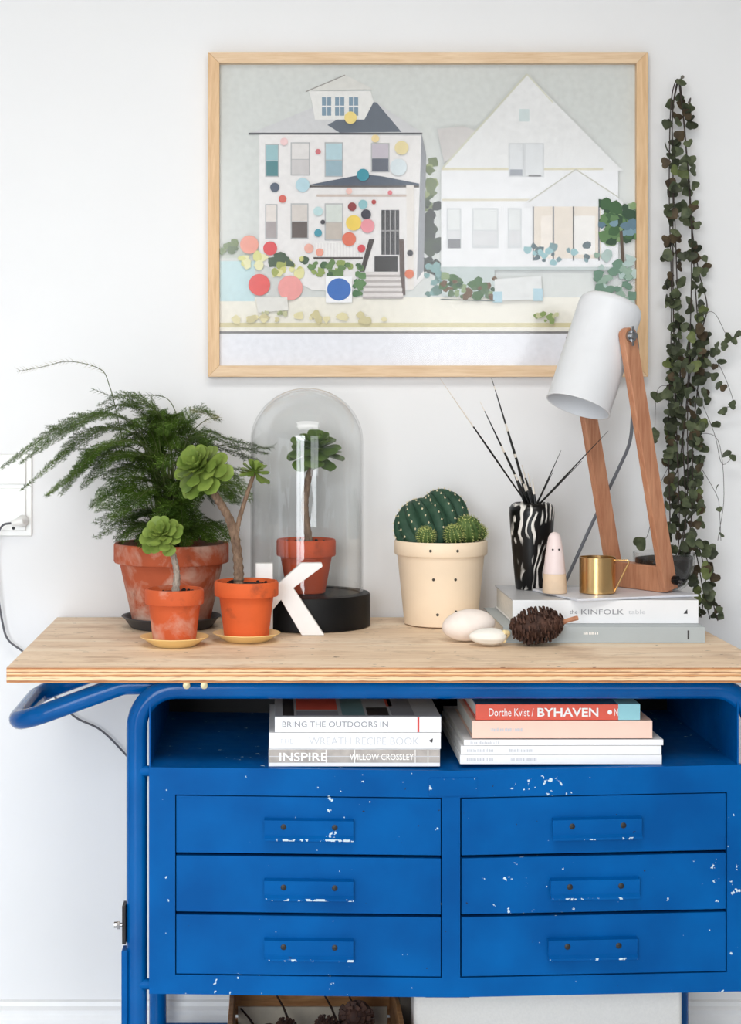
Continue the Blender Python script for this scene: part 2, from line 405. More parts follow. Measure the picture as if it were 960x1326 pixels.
window('window_1', [((XL - .09, wy0, wz0), (XL - .05, wy0 + .05, wz1)), ((XL - .09, wy1 - .05, wz0), (XL - .05, wy1, wz1)), ((XL - .09, wy0, wz0), (XL - .05, wy1, wz0 + .05)),
                    ((XL - .09, wy0, wz1 - .05), (XL - .05, wy1, wz1)), ((XL - .09, -3.325, wz0), (XL - .05, -3.275, wz1))])
window('window_2', [((rx0, YB - .09, rz0), (rx0 + .05, YB - .05, rz1)), ((rx1 - .05, YB - .09, rz0), (rx1, YB - .05, rz1)), ((rx0, YB - .09, rz0), (rx1, YB - .05, rz0 + .05)),
                    ((rx0, YB - .09, rz1 - .05), (rx1, YB - .05, rz1)), ((1.325, YB - .09, rz0), (1.375, YB - .05, rz1)), ((rx0, YB - .09, 1.78), (rx1, YB - .05, 1.82))])
window('added_garden_door', [((gx0, YB - .09, gz0), (gx0 + .06, YB - .05, gz1)), ((gx1 - .06, YB - .09, gz0), (gx1, YB - .05, gz1)), ((gx0, YB - .09, gz0), (gx1, YB - .05, gz0 + .12)),
                    ((gx0, YB - .09, gz1 - .06), (gx1, YB - .05, gz1)), ((-1.24, YB - .09, gz0), (-1.16, YB - .05, gz1))])  # unseen garden door, added to carry the frontal lamp
window('added_roof_window', [((kx0, ky0, ZC + .05), (kx0 + .05, ky1, ZC + .09)), ((kx1 - .05, ky0, ZC + .05), (kx1, ky1, ZC + .09)), ((kx0, ky0, ZC + .05), (kx1, ky0 + .05, ZC + .09)), ((kx0, ky1 - .05, ZC + .05), (kx1, ky1, ZC + .09))])  # unseen roof window, added around the overhead lamp
prof = [(0, 0), (-.018, 0), (-.018, .095), (-.014, .103), (-.014, .112), (-.008, .118), (-.006, .126), (0, .128)]
mb = MB(); k = len(prof)
mb.add([(XL, y, z) for y, z in prof] + [(XR, y, z) for y, z in prof], [(i, (i + 1) % k, (i + 1) % k + k, i + k) for i in range(k)] + [list(range(k - 1, -1, -1)), list(range(k, 2 * k))])
struct(mb, 'baseboard_back', 'trim_paint', smooth=0)

# ------------------------------------------------------------------ the blue workbench
T = 0.86; TF, TB = -0.625, -0.014
bench = thing('workbench', 'blue painted metal workbench with six drawers and a plywood top', 'workbench', (0.26, -0.32, 0))
FD = 2.65; FY = FD - WALL
bx = lambda px: (px - CX) * FD / F
bz = lambda py: CZ - (py - CY) * FD / F
XM = bx(585); XLc, XRc = bx(193), bx(962)
def warp(mb):       # the old sheet-metal cabinet sags a little in the middle
    for p in mb.v:
        p.z -= 0.0056 * (1 - (XM - p.x) / (XM - XLc)) if p.x < XM else 0.0056 - 0.0095 * (p.x - XM) / (XRc - XM)
    return mb
mb = MB().box((-.413, TF, T - .024), (.773, TB, T)); mb.m = [0, 0, 1, 1, 1, 1]; mb.m[1] = 0
mb.m = [0, 0, 1, 1, 1, 1]
mb.build('tabletop', ['ply_top', 'ply_edge'], bench, world=True, smooth=0, bevel=0.0012)
TR = 0.0162; zr = T - .024 - TR
for y in (-0.578, -0.095):
    pts = fillet([(-.2156, y, 0.02), (-.2156, y, zr), (.752, y, zr), (.752, y, 0.02)], 0.062, 9)
    MB().tube(pts, TR, 18).build('tube_frame', 'blue_tube', bench, world=True)
hp = fillet([(-.02, -.545, zr), (-.24, -.545, zr), (-.414, -.545, .757), (-.414, -.25, .757), (-.24, -.25, zr), (-.02, -.25, zr)], 0.055, 8)
MB().tube(hp, 0.0155, 18).build('push_handle', 'blue_tube', bench, world=True)
for x in (-.2156, .752):
    for y in (-0.578, -0.095):
        MB().lathe([(.019, 0), (.019, .022), (.0165, .026)], 18, (x, y, 0)).build('rubber_foot', 'black_rubber', bench, world=True)
    MB().tube([(x, -.578, .09), (x, -.095, .09)], .010, 10).build('stretcher', 'blue_paint', bench, world=True)
    xi = x + (.085 if x < 0 else -.085)
    MB().tube([(xi, -.578, zr), (xi, -.095, zr)], .010, 10).build('top_stretcher', 'blue_paint', bench, world=True)
MB().box((-.20, -.57, .108), (.737, -.10, .12)).box((-.2156, -.34, .112), (-.195, -.33, .12)).build('lower_shelf', 'blue_paint', bench, world=True)
# cabinet carcass
zb, zs = bz(1287), bz(993.5)
warp(MB().box((XLc, FY + .0015, zb), (XLc + .0025, -.12, T - .058))).build('side_panel', 'blue_paint', bench, world=True, smooth=0)
warp(MB().box((XRc - .008, FY + .0015, zb), (XRc - .0055, -.12, T - .058))).build('side_panel', 'blue_paint', bench, world=True, smooth=0)
warp(MB().box((XLc, -.12, zb), (XRc - .006, -.1175, T - .03))).build('back_panel', 'black_wood_and_shade', bench, world=True, smooth=0)  # black put into the panel colour to deepen the shade inside the shelf
warp(MB().box((XLc + .0025, FY + .012, zs - .004), (XM, -.12, zs)).box((XM, FY + .012, zs - .004), (XRc - .008, -.12, zs))).build('open_shelf', 'blue_scuffed', bench, world=True, smooth=0)
warp(MB().box((XLc, FY + .001, zb), (XM, -.12, zb + .003)).box((XM, FY + .001, zb), (XRc - .006, -.12, zb + .003))).build('bottom_panel', 'blue_paint', bench, world=True, smooth=0)
yf0, yf1 = FY, FY + .012
ff = MB()
x_l1, x_r0 = bx(572.5), bx(597)
ff.box((XLc, yf0, bz(1028.5)), (XM, yf1, zs)).box((XM, yf0, bz(1028.5)), (XRc, yf1, zs))
ff.box((XLc, yf0, zb), (XM, yf1, bz(1262))).box((XM, yf0, zb), (XRc, yf1, bz(1262)))
ff.box((XLc, yf0, bz(1262)), (bx(227), yf1, bz(1028.5))).box((x_l1, yf0, bz(1262)), (XM, yf1, bz(1028.5))).box((XM, yf0, bz(1262)), (x_r0 - .001, yf1, bz(1028.5)))
ff.box((bx(942), yf0, bz(1262)), (XRc, yf1, bz(1028.5)))
warp(ff).build('face_frame', 'blue_scuffed', bench, world=True, smooth=0)
# the small pressed seams: a strap plate across the centre of the top rail
warp(MB().box((bx(556), FY - .0015, bz(1026)), (XM, FY, bz(1003))).box((XM, FY - .0015, bz(1026)), (bx(618), FY, bz(1003)))).build('strap_plate', 'blue_worn', bench, world=True, smooth=0)
rows = [(1030, 1103.5), (1107.5, 1180), (1184, 1260.5)]
hrows = [(1057, 1084), (1135, 1161), (1212, 1239)]
for bank, (xa, xb, hx) in enumerate([(bx(228.3), bx(571.3), 400), (bx(598), bx(940.5), None)]):
    for r, ((ya, yb), (ha, hb)) in enumerate(zip(rows, hrows)):
        xb_ = xb
        d = warp(MB().box((xa, FY + .0006, bz(yb)), (xb_, FY + .014, bz(ya))).box((xa + .012, FY + .014, bz(yb) + .003), (xb_ - .012, -.16, bz(ya) - .012)))
        d = d.build('drawer', 'blue_paint' if (r + bank) % 2 else 'blue_scuffed', bench, world=True, smooth=0, bevel=.0008)
        hc = 400 if bank == 0 else (772.5, 769.5, 766.5)[r]
        L = 57.5 * FD / F; x0, x1 = bx(hc) - L, bx(hc) + L; z1, z0 = bz(ha), bz(hb)
        prof = [(FY + .0006, z1), (FY - .0115, z1 - .0015), (FY - .0095, z0 + .0075), (FY - .0150, z0 + .0035), (FY - .0145, z0), (FY - .008, z0 + .004), (FY - .0075, z1 - .004), (FY + .0006, z1 - .003)]
        h = MB(); kk = len(prof)
        h.add([(x0, y, z) for y, z in prof] + [(x1, y, z) for y, z in prof], [(i, (i + 1) % kk, (i + 1) % kk + kk, i + kk) for i in range(kk)] + [list(range(kk - 1, -1, -1)), list(range(kk, 2 * kk))])
        for i in (0,): pass
        h.m[3] = 1
        for fx in (0.215, 0.79):
            xh = x0 + (x1 - x0) * fx; zh = z1 - .0115; yh = FY - .0112
            pr = [(0.0046, 0), (0.0046, .0012), (0.003, .002), (0.0, .002)]
            sub = MB().lathe(pr, 12).xf(Matrix.Translation((xh, yh + .0012, zh)) @ Matrix.Rotation(R(90), 4, 'X')); h.add(sub.v, sub.f, 2)
        warp(h)
        if bank: [setattr(p, 'z', p.z + .0) for p in h.v]
        h.build('handle', ['blue_paint', 'blue_worn', 'black_rubber'], d, world=True, smooth=30)
# spacers, latch, screws, wire loop
for py in (1000, 1277):
    MB().tube([(-.2156, -.585, bz(py)), (XLc + .001, -.585, bz(py))], .0085, 10).build('spacer', 'blue_paint', bench, world=True)
    MB().tube([(.752, -.585, bz(py) + .003), (XRc - .006, -.585, bz(py) + .003)], .0085, 10).build('spacer', 'blue_paint', bench, world=True)
lp = MB().box((-.2375, -.592, bz(1224)), (-.2315, -.562, bz(1174))).build('latch_plate', 'dark_steel', bench, world=True, bevel=.001)
lp['label'] = 'dark steel latch plate on the post'
MB().tube([(-.2315, -.578, bz(1202)), (-.248, -.578, bz(1202))], .0032, 10).tube([(-.242, -.578, bz(1202)), (-.246, -.578, bz(1202))], .0075, 6).tube([(-.246, -.578, bz(1202)), (-.251, -.578, bz(1202))], .005, 8).build('bolt', 'steel', lp, world=True)
MB().box((-.2385, -.593, .02), (-.2285, -.563, bz(1232))).build('outer_strap', 'blue_paint', bench, world=True, bevel=.002)
for px in (241, 264):
    p = P(px, 890, 2.634)
    sub = MB().lathe([(.006, 0), (.0055, .001), (0, .0016)], 12).xf(Matrix.Translation((p.x, -.594, p.z)) @ Matrix.Rotation(R(90), 4, 'X'))
    sub.build('screw', 'screw_brass', bench, world=True)
MB().tube(fillet([(bx(551), FY + .03, zb), (bx(551), FY + .02, bz(1296)), (bx(612), FY + .02, bz(1296)), (bx(612), FY + .03, zb)], .004), .0018, 8).build('wire_loop', 'dark_steel', bench, world=True)

# ------------------------------------------------------------------ framed print
FDp = 3.22; fp = lambda px, py, d=FDp: P(px, py, d)
p0, p1 = fp(269.5, 488), fp(839.5, 67)
fx0, fz0, fx1, fz1 = p0.x, p0.z, p1.x, p1.z; fw = .0215
pic = thing('framed_print', 'large oak framed print of pale houses with coloured dots hanging on the wall', 'picture', ((fx0 + fx1) / 2, 0, fz0))
yF, yB = -.025, -.001
def mitre(a, b, c_, d_, name, mat):      # a,b outer ends, c_,d_ inner ends
    poly = [a, b, c_, d_]
    MB().prism(poly, yF, yB).build(name, mat, pic, world=True, smooth=0, bevel=.0008)
mitre((fx0, fz0), (fx1, fz0), (fx1 - fw, fz0 + fw), (fx0 + fw, fz0 + fw), 'frame_rail', 'frame_wood_h')
mitre((fx0, fz1), (fx0 + fw, fz1 - fw), (fx1 - fw, fz1 - fw), (fx1, fz1), 'frame_rail', 'frame_wood_h')
mitre((fx0, fz0), (fx0 + fw, fz0 + fw), (fx0 + fw, fz1 - fw), (fx0, fz1), 'frame_stile', 'frame_wood_v')
mitre((fx1, fz0), (fx1, fz1), (fx1 - fw, fz1 - fw), (fx1 - fw, fz0 + fw), 'frame_stile', 'frame_wood_v')
art_mats = []; art = MB(); lay = [0]
def am(r, g, b):
    nm = 'print_%02x%02x%02x' % (r, g, b)
    if nm not in M: plain(nm, srgb(r, g, b), 0.6, var=0.03, scale=90)
    if nm not in art_mats: art_mats.append(nm)
    return art_mats.index(nm)
AY = -.0095; DA = AY + WALL
def apoly(pts, col, step=True):
    if step: lay[0] += 1
    y = AY - lay[0] * 0.000025
    q = [P(a, b, DA) for a, b in pts]
    ar = sum(q[i].x * q[(i + 1) % len(q)].z - q[(i + 1) % len(q)].x * q[i].z for i in range(len(q)))
    if ar < 0: q.reverse()
    art.add([(p.x, y, p.z) for p in q], [list(range(len(q)))], am(*col))
def arect(x0, y0, x1, y1, col): apoly([(x0, y0), (x1, y0), (x1, y1), (x0, y1)], col)
def adot(x, y, r, col, ry=None): apoly([(x + r * cos(i * pi / 10), y + (ry or r) * sin(i * pi / 10)) for i in range(20)], col)
def aline(x0, y0, x1, y1, w, col):
    dx, dy = x1 - x0, y1 - y0; l = math.hypot(dx, dy); nx, ny = -dy / l * w / 2, dx / l * w / 2
    apoly([(x0 + nx, y0 + ny), (x1 + nx, y1 + ny), (x1 - nx, y1 - ny), (x0 - nx, y0 - ny)], col)
rg = random.Random(3)
def ablobs(x0, y0, x1, y1, n_, r0, r1, cols):
    for _ in range(n_):
        x, y = rg.uniform(x0, x1), rg.uniform(y0, y1); r = rg.uniform(r0, r1)
        apoly([(x + r * rg.uniform(.6, 1.2) * cos(i * pi / 4), y + r * rg.uniform(.5, 1.1) * sin(i * pi / 4)) for i in range(8)], rg.choice(cols))
arect(278, 76, 830, 480, (212, 215, 212))                      # pale sky
arect(278, 385, 830, 432, (238, 234, 222)); arect(278, 418, 830, 424, (214, 204, 160)); arect(278, 429, 830, 432, (120, 116, 116)); arect(278, 432, 830, 480, (236, 237, 244))
arect(285, 338, 330, 390, (196, 222, 226)); arect(285, 318, 330, 334, (200, 205, 196))
ablobs(550, 200, 568, 270, 14, 5, 11, [(74, 92, 54), (150, 160, 110), (110, 124, 84)]); ablobs(550, 262, 570, 350, 34, 5, 10, [(34, 46, 34), (52, 66, 44), (24, 32, 28)])
ablobs(552, 340, 572, 385, 16, 4, 8, [(80, 120, 110), (120, 160, 160), (60, 90, 70)])
# left house: white walls, slate hip roof, porch
apoly([(336, 172), (546, 172), (549, 360), (533, 376), (405, 376), (336, 340)], (236, 233, 232))
apoly([(322, 174), (408, 138), (470, 132), (486, 132), (545, 171), (545, 176)], (208, 208, 210))
apoly([(424, 162), (480, 132), (488, 133), (520, 171), (440, 172)], (88, 98, 112)); arect(322, 172, 547, 174.5, (70, 70, 76))
apoly([(400, 118), (480, 118), (484, 132), (472, 155), (408, 155), (404, 132)], (234, 233, 230)); apoly([(396, 118), (447, 97), (484, 116)], (218, 217, 212)); aline(396, 119, 447, 97.5, 1.4, (150, 148, 144))
for wx in (417, 434, 452): arect(wx, 126, wx + 12, 150, (120, 148, 168)); arect(wx, 137, wx + 12, 139, (230, 230, 230)); arect(wx + 5.3, 126, wx + 6.7, 150, (226, 226, 226))
apoly([(546, 172), (552, 200), (549, 350), (540, 362)], (150, 152, 158))
for (wx0, wy0_, wx1, wy1_, c1, c2) in [(345, 188, 360, 228, (150, 190, 196), (70, 130, 136)), (378, 186, 400, 226, (226, 222, 220), (206, 202, 202)), (422, 186, 443, 228, (180, 208, 216), (150, 178, 190)),
                                      (482, 187, 503, 222, (196, 188, 198), (90, 96, 110)), (345, 266, 358, 308, (228, 220, 214), (170, 160, 160)), (378, 265, 398, 308, (214, 206, 200), (96, 84, 80)), (422, 265, 443, 310, (214, 220, 214), (196, 186, 176))]:
    arect(wx0 - 1.5, wy0_ - 1.5, wx1 + 1.5, wy1_ + 1.5, (180, 180, 182)); arect(wx0, wy0_, wx1, (wy0_ + wy1_) / 2, c1); arect(wx0, (wy0_ + wy1_) / 2 + 1, wx1, wy1_, c2)
apoly([(398, 240), (470, 226), (492, 228), (543, 238), (543, 243)], (74, 86, 104)); arect(400, 240.5, 543, 243, (92, 84, 80)); arect(410, 252, 535, 255, (206, 190, 180))
arect(494, 272, 517, 330, (52, 50, 54))
for lx in (499, 505.5, 512): arect(lx - .6, 272, lx + .6, 330, (170, 168, 168))
arect(494, 298, 517, 300, (150, 148, 148))
arect(406, 313, 470, 315.5, (240, 238, 236)); arect(406, 333, 470, 336, (70, 60, 58))
for i in range(15): arect(409 + i * 4.1, 315, 411 + i * 4.1, 333, (246, 244, 242))
apoly([(478, 310), (485, 310), (472, 352), (466, 352)], (54, 42, 40)); apoly([(517, 310), (523, 310), (525, 382), (518, 384)], (84, 62, 54)); arect(485, 332, 515, 352, (40, 36, 36))
for i in range(5): arect(474 - i, 352 + i * 7, 518 + i, 356 + i * 7, (222, 216, 214)); arect(474 - i, 356 + i * 7, 518 + i, 359 + i * 7, (178, 170, 168))
apoly([(526, 240), (536, 240), (536, 375), (528, 375)], (232, 226, 220))
ablobs(350, 332, 396, 356, 22, 4, 9, [(206, 204, 120), (160, 168, 84), (226, 222, 160), (60, 84, 56)]); ablobs(402, 340, 470, 356, 26, 3, 7, [(58, 96, 52), (96, 130, 70), (140, 160, 80)]); ablobs(458, 352, 470, 388, 12, 3, 7, [(58, 110, 60), (86, 130, 72)])
ablobs(286, 312, 306, 326, 8, 4, 7, [(120, 136, 90), (96, 112, 76)]); ablobs(312, 330, 340, 346, 10, 4, 9, [(216, 214, 140), (232, 228, 180)])
for (x, y, r, c) in [(336, 369, 14, (228, 84, 80)), (376, 373, 16, (238, 158, 154)), (323, 317, 12, (238, 160, 142)), (350, 322, 9, (222, 70, 74)), (356, 243, 6, (72, 84, 104)), (366, 258, 5, (212, 92, 78)), (392, 240, 9, (182, 212, 222)),
                     (520, 192, 9, (230, 214, 160)), (516, 217, 11, (216, 226, 230)), (470, 227, 8, (30, 142, 160)), (412, 197, 3.5, (206, 110, 116)), (368, 184, 5, (242, 206, 206)), (454, 153, 8, (238, 214, 130)), (486, 180, 5, (240, 216, 160)),
                     (456, 268, 5.5, (140, 30, 34)), (470, 265, 6, (140, 190, 196)), (484, 262, 3, (176, 46, 44)), (474, 278, 6.5, (34, 30, 54)), (458, 289, 10, (240, 208, 84)), (476, 293, 9, (236, 150, 160)), (412, 302, 5, (60, 150, 170)), (418, 288, 3, (60, 56, 66)),
                     (412, 274, 6, (190, 220, 222)), (452, 310, 9, (222, 110, 80)), (400, 322, 6, (236, 176, 160)), (468, 322, 5, (214, 60, 70)), (414, 327, 5, (238, 160, 140)), (530, 355, 6, (222, 112, 66)), (531, 328, 4, (44, 40, 50)), (452, 248, 4, (240, 196, 186)), (505, 250, 3, (224, 120, 130))]:
    adot(x, y, r, c)
arect(422, 358, 456, 392, (246, 246, 248)); adot(439, 375, 15.5, (36, 104, 186), 14.5)
apoly([(332, 385), (372, 385), (374, 402), (334, 405)], (226, 224, 218)); ablobs(340, 404, 372, 408, 8, 2, 5, [(150, 160, 110), (190, 190, 150)])
ablobs(300, 408, 500, 416, 20, 3, 8, [(226, 216, 170), (206, 196, 150)])
# right house: pale gable
apoly([(566, 168), (600, 164), (620, 172), (575, 212)], (206, 202, 200)); apoly([(570, 222), (682, 97), (806, 222)], (230, 230, 230)); arect(571, 222, 800, 350, (233, 233, 235))
aline(573, 218, 682, 97, 2.4, (206, 206, 188)); aline(682, 97, 716, 134, 2, (216, 216, 200)); arect(572, 218, 780, 221, (216, 210, 184)); arect(572, 258, 690, 261, (216, 210, 192))
arect(658, 186, 704, 230, (206, 208, 210)); arect(660, 188, 676, 226, (220, 222, 224)); arect(680, 188, 702, 228, (220, 222, 224)); arect(660, 220, 676, 228, (150, 154, 164)); arect(684, 227, 700, 229.5, (120, 120, 122)); arect(672, 142, 685, 158, (204, 216, 216))
for (a, b) in [(578, 597), (611, 645), (657, 675)]: arect(a, 270, b, 322, (206, 208, 210)); arect(a + 2, 272, b - 2, 298, (222, 224, 224)); arect(a + 2, 300, b - 2, 318, (214, 214, 216))
arect(580, 310, 596, 322, (120, 120, 124))
apoly([(680, 262), (745, 220), (806, 262), (806, 270), (680, 270)], (226, 226, 228)); aline(684, 262, 745, 220, 1.6, (190, 188, 176)); aline(745, 220, 800, 256, 1.6, (190, 188, 176))
arect(690, 268, 778, 335, (226, 214, 200)); arect(700, 280, 714, 335, (236, 226, 216)); arect(742, 280, 770, 330, (234, 230, 226))
for lx in (689, 715, 741, 774): arect(lx, 268, lx + 2, 338, (110, 112, 118))
ablobs(682, 318, 770, 342, 22, 3, 7, [(120, 150, 156), (84, 104, 112), (150, 190, 196)])
arect(570, 346, 820, 350, (196, 206, 206)); arect(572, 350, 640, 384, (196, 206, 206)); ablobs(570, 358, 640, 386, 46, 3, 8, [(74, 110, 66), (96, 120, 90), (110, 84, 60), (52, 84, 58), (140, 160, 120)])
apoly([(640, 362), (700, 358), (702, 388), (640, 390)], (224, 226, 226)); arect(638, 378, 650, 392, (178, 208, 220)); arect(690, 374, 702, 390, (178, 208, 220)); aline(570, 388, 640, 390, 1.2, (90, 100, 96))
ablobs(780, 262, 822, 312, 46, 5, 11, [(64, 98, 62), (96, 130, 84), (130, 156, 110), (50, 78, 56)]); ablobs(778, 290, 820, 305, 8, 5, 10, [(120, 150, 164), (96, 124, 140)]); aline(803, 300, 806, 346, 4, (92, 78, 66)); ablobs(770, 330, 824, 392, 40, 4, 9, [(150, 176, 160), (110, 142, 124), (180, 200, 196)])
ablobs(690, 405, 730, 416, 12, 2, 6, [(130, 150, 90), (190, 190, 150)])
pr_ = art.build('print', art_mats, pic, world=True, smooth=0)
MB().box((fx0 + fw - .002, -.0085, fz0 + fw - .002), (fx1 - fw + .002, -.0015, fz1 - fw + .002)).build('backing_board', 'trim_paint', pic, world=True, smooth=0)
MB().box((fx0 + fw - .002, -.0195, fz0 + fw - .002), (fx1 - fw + .002, -.0175, fz1 - fw + .002)).build('glass_pane', 'glass_pane', pic, world=True, smooth=0)

# ------------------------------------------------------------------ socket and cord on the wall
q0, q1 = P(-40, 694, 3.245), P(42, 588, 3.245)
soc = thing('wall_socket', 'white double switch and socket plate on the wall left of the fern', 'socket', ((q0.x + q1.x) / 2, 0, q0.z))
MB().box((q0.x, -.008, q0.z), (q1.x, -.0005, q1.z)).build('cover_plate', 'white_plastic', soc, world=True, bevel=.002)
i0, i1 = P(-33, 687, 3.237), P(34, 632, 3.237); j0, j1 = P(-33, 627, 3.237), P(34, 594, 3.237)
MB().box((i0.x, -.012, i0.z), (i1.x, -.007, i1.z)).build('socket_insert', 'white_plastic', soc, world=True, bevel=.0015)
MB().box((j0.x, -.014, j0.z), (j1.x, -.007, j1.z)).build('rocker_switch', 'white_plastic', soc, world=True, bevel=.0015)
hp_ = P(17.5, 684, 3.233)
MB().lathe([(.003, 0), (.003, .0015), (0, .0018)], 10).xf(Matrix.Translation((hp_.x, -.0115, hp_.z)) @ Matrix.Rotation(R(90), 4, 'X')).build('pin_hole', 'black_rubber', soc, world=True)
pc = P(20, 675, 3.22)
cord = thing('power_cord', 'dark grey power cord dangling from the wall plug behind the table end', 'cord', (pc.x, -.013, pc.z))
MB().tube([(pc.x + .012, -.0125, pc.z), (pc.x + .012, -.024, pc.z), (pc.x + .01, -.034, pc.z), (pc.x - .006, -.04, pc.z - .003)], [.0115, .0115, .009, .0045], 12).build('plug', 'white_plastic', cord, world=True)
pts = [V(pc.x - .004, -.04, pc.z - .002), P(2, 682, 3.2), P(-8, 710, 3.21), P(-4, 760, 3.22), P(3, 805, 3.225), P(11, 829, 3.225), P(34, 848, 3.225), P(60, 885, 3.225), P(73, 905, 3.225), P(98, 929, 3.225), P(130, 945, 3.225), P(160, 974, 3.225), P(190, 1010, 3.225)]
MB().tube(spline(pts, 8), .0021, 8).build('cord', 'dark_cord', cord, world=True)

# ------------------------------------------------------------------ pots
def pot_profile(rb, rt, h, rimh, ro, wall=.006):
    """flower pot with a collar: base radius, rim radius, height, collar height, body radius under the collar"""
    return [(rb * .9, 0), (rb, .002), (ro, h - rimh), (rt * .985, h - rimh + .001), (rt, h - rimh + .004), (rt, h - .003), (rt - .002, h), (rt - wall + .001, h), (rt - wall, h - .003),
            (rt - wall - .002, h - rimh * .7), (ro - wall - .002, h - rimh), (rb - wall, .008), (0, .008)]
def soil_disc(parent, r, z, seed=0):
    rr = random.Random(seed); mb = MB(); mb.lathe([(r, -.01), (r, 0), (r * .6, .002), (0, .003)], 28, (0, 0, z))
    for _ in range(26):
        a = rr.uniform(0, 6.28); q = r * .9 * math.sqrt(rr.random()); s = rr.uniform(.0015, .0035); mb.sphere((q * cos(a), q * sin(a), z + .002), s, 6, 4)
    return mb.build('soil', 'soil', parent)
def saucer(px, d, z0, label, r, rb, h, mat, group=None):
    o = MB().lathe([(rb, 0), (rb + .002, .001), (r - .004, h - .003), (r, h - .001), (r, h), (r - .003, h), (r - .008, h - .003), (rb, .005), (0, .005)], 44).build('plant_saucer', mat, None, at=((px - CX) * d / F, d - WALL, z0))
    return tag(o, label, 'saucer', group)
E = 0.0005
# leaf shapes
def spoon_leaf(name, mat, w=.42, thick=.07, cup=.12):
    mb = MB(); prof = [(0, .10), (.25, .16), (.5, .30), (.72, .46), (.88, .42), (.97, .24)]
    top = []; bot = []
    for x, hw in prof:
        hw *= w / .46; zc = cup * (x * x)
        top.append([(x, -hw, zc + cup * .35), (x, 0, zc + thick * .2), (x, hw, zc + cup * .35)]); bot.append((x, 0, zc - thick))
    vs = []; fs = []
    for t, b in zip(top, bot): vs += t + [b]
    k = len(prof)
    for j in range(k - 1):
        a, c = j * 4, (j + 1) * 4
        fs += [(a, c, c + 1, a + 1), (a + 1, c + 1, c + 2, a + 2), (a + 3, c + 3, c, a), (a + 2, c + 2, c + 3, a + 3)]
    vs.append((1.02, 0, cup * 1.05)); t = len(vs) - 1; a = (k - 1) * 4
    fs += [(a, t, a + 1), (a + 1, t, a + 2), (a + 3, t, a), (a + 2, t, a + 3)]
    return mb.add(vs, fs).mesh(name, mat, 60)
LEAF_A = spoon_leaf('leaf', 'aeonium_green', .31, .08, .10); LEAF_B = spoon_leaf('leaf', 'aeonium_deep', .36)
def rosette(parent, c, axis, rad, n, me, seed, e0=80, e1=-5, droop=0.0):
    rr = random.Random(seed); q = Vector(axis).normalized().to_track_quat('Z', 'Y').to_matrix().to_4x4()
    for i in range(n):
        u = (i + .5) / n; az = i * 2.39996 + rr.uniform(-.15, .15); el = R(e0 + (e1 - e0) * u ** .8 + rr.uniform(-7, 7))
        ln = rad * (.42 + .58 * u ** .7) * rr.uniform(.9, 1.08)
        m = Matrix.Translation(c) @ q @ Matrix.Rotation(az, 4, 'Z') @ Matrix.Translation((rad * .05, 0, -rad * .22 * u)) @ Matrix.Rotation(-el, 4, 'Y') @ Matrix.Rotation(rr.uniform(-.2, .2), 4, 'X')
        o = bpy.data.objects.new('leaf', me); COL.objects.link(o); o.parent = parent
        o.matrix_local = m @ Matrix.Diagonal((ln, ln, ln, 1))
def L_(px, py, d, root): return P(px, py, d) - root.location
def stem(parent, pts, r0, r1, mat, name='stem'):
    q = spline(pts, 6); k = len(q); rr = random.Random(k); rs = [(r0 + (r1 - r0) * i / (k - 1)) * (1 + .09 * (-1) ** i + rr.uniform(-.04, .04)) for i in range(k)]
    return MB().tube(q, rs, 12).build(name, mat, parent)

# --- small pot with one rosette
d1 = 2.852; sx1 = (226 - CX) * d1 / F
saucer(226, d1, T + E, 'yellow saucer under the small lime-stained terracotta pot', .058, .033, .0165, 'yellow_glaze', 'yellow plant saucers')
s1 = thing('potted_succulent', 'small lime-stained terracotta pot with a single short succulent, in front of the fern', 'plant', (sx1, d1 - WALL, T + .0065), group='potted succulents')
MB().lathe(pot_profile(.036, .0495, .090, .026, .0435), 44).build('pot', 'terracotta_limed', s1); soil_disc(s1, .041, .082, 1)
stem(s1, [(0.001, 0, .08), L_(229, 750, d1, s1), L_(228, 735, d1, s1), L_(222, 712, d1, s1), L_(210, 692, d1 - .01, s1)], .0068, .0042, 'bark_pale')
rosette(s1, L_(209, 690, d1 - .018, s1), (-.15, -.75, .55), .039, 34, LEAF_A, 11, 72, -28)
# --- pot with branching stems
d2 = 2.907; sx2 = (319.2 - CX) * d2 / F
saucer(319.4, d2, T + E, 'yellow saucer under the clean orange pot beside the white letter', .058, .034, .015, 'yellow_glaze', 'yellow plant saucers')
s2 = thing('potted_succulent', 'clean orange terracotta pot with a tall forked succulent beside the white letter', 'plant', (sx2, d2 - WALL, T + .0065), group='potted succulents')
MB().lathe(pot_profile(.038, .055, .097, .026, .0465), 44).build('pot', 'terracotta_new', s2); soil_disc(s2, .0465, .090, 2)
stem(s2, [L_(309, 757, d2, s2), L_(309, 735, d2, s2), L_(305, 700, d2, s2), L_(297, 672, d2, s2), L_(283, 648, d2, s2), L_(272, 630, d2, s2), L_(260, 608, d2 - .01, s2)], .0092, .0058, 'bark')
stem(s2, [L_(306, 692, d2, s2), L_(310, 672, d2, s2), L_(318, 646, d2, s2), L_(326, 622, d2, s2), L_(330, 610, d2, s2)], .0045, .0032, 'bark')
rosette(s2, L_(255, 603, d2 - .02, s2), (-.45, -.6, .55), .054, 44, LEAF_A, 5, 74, -40)
rosette(s2, L_(331, 608, d2 - .003, s2), (.25, -.35, .9), .030, 20, LEAF_A, 6, 64, -28)
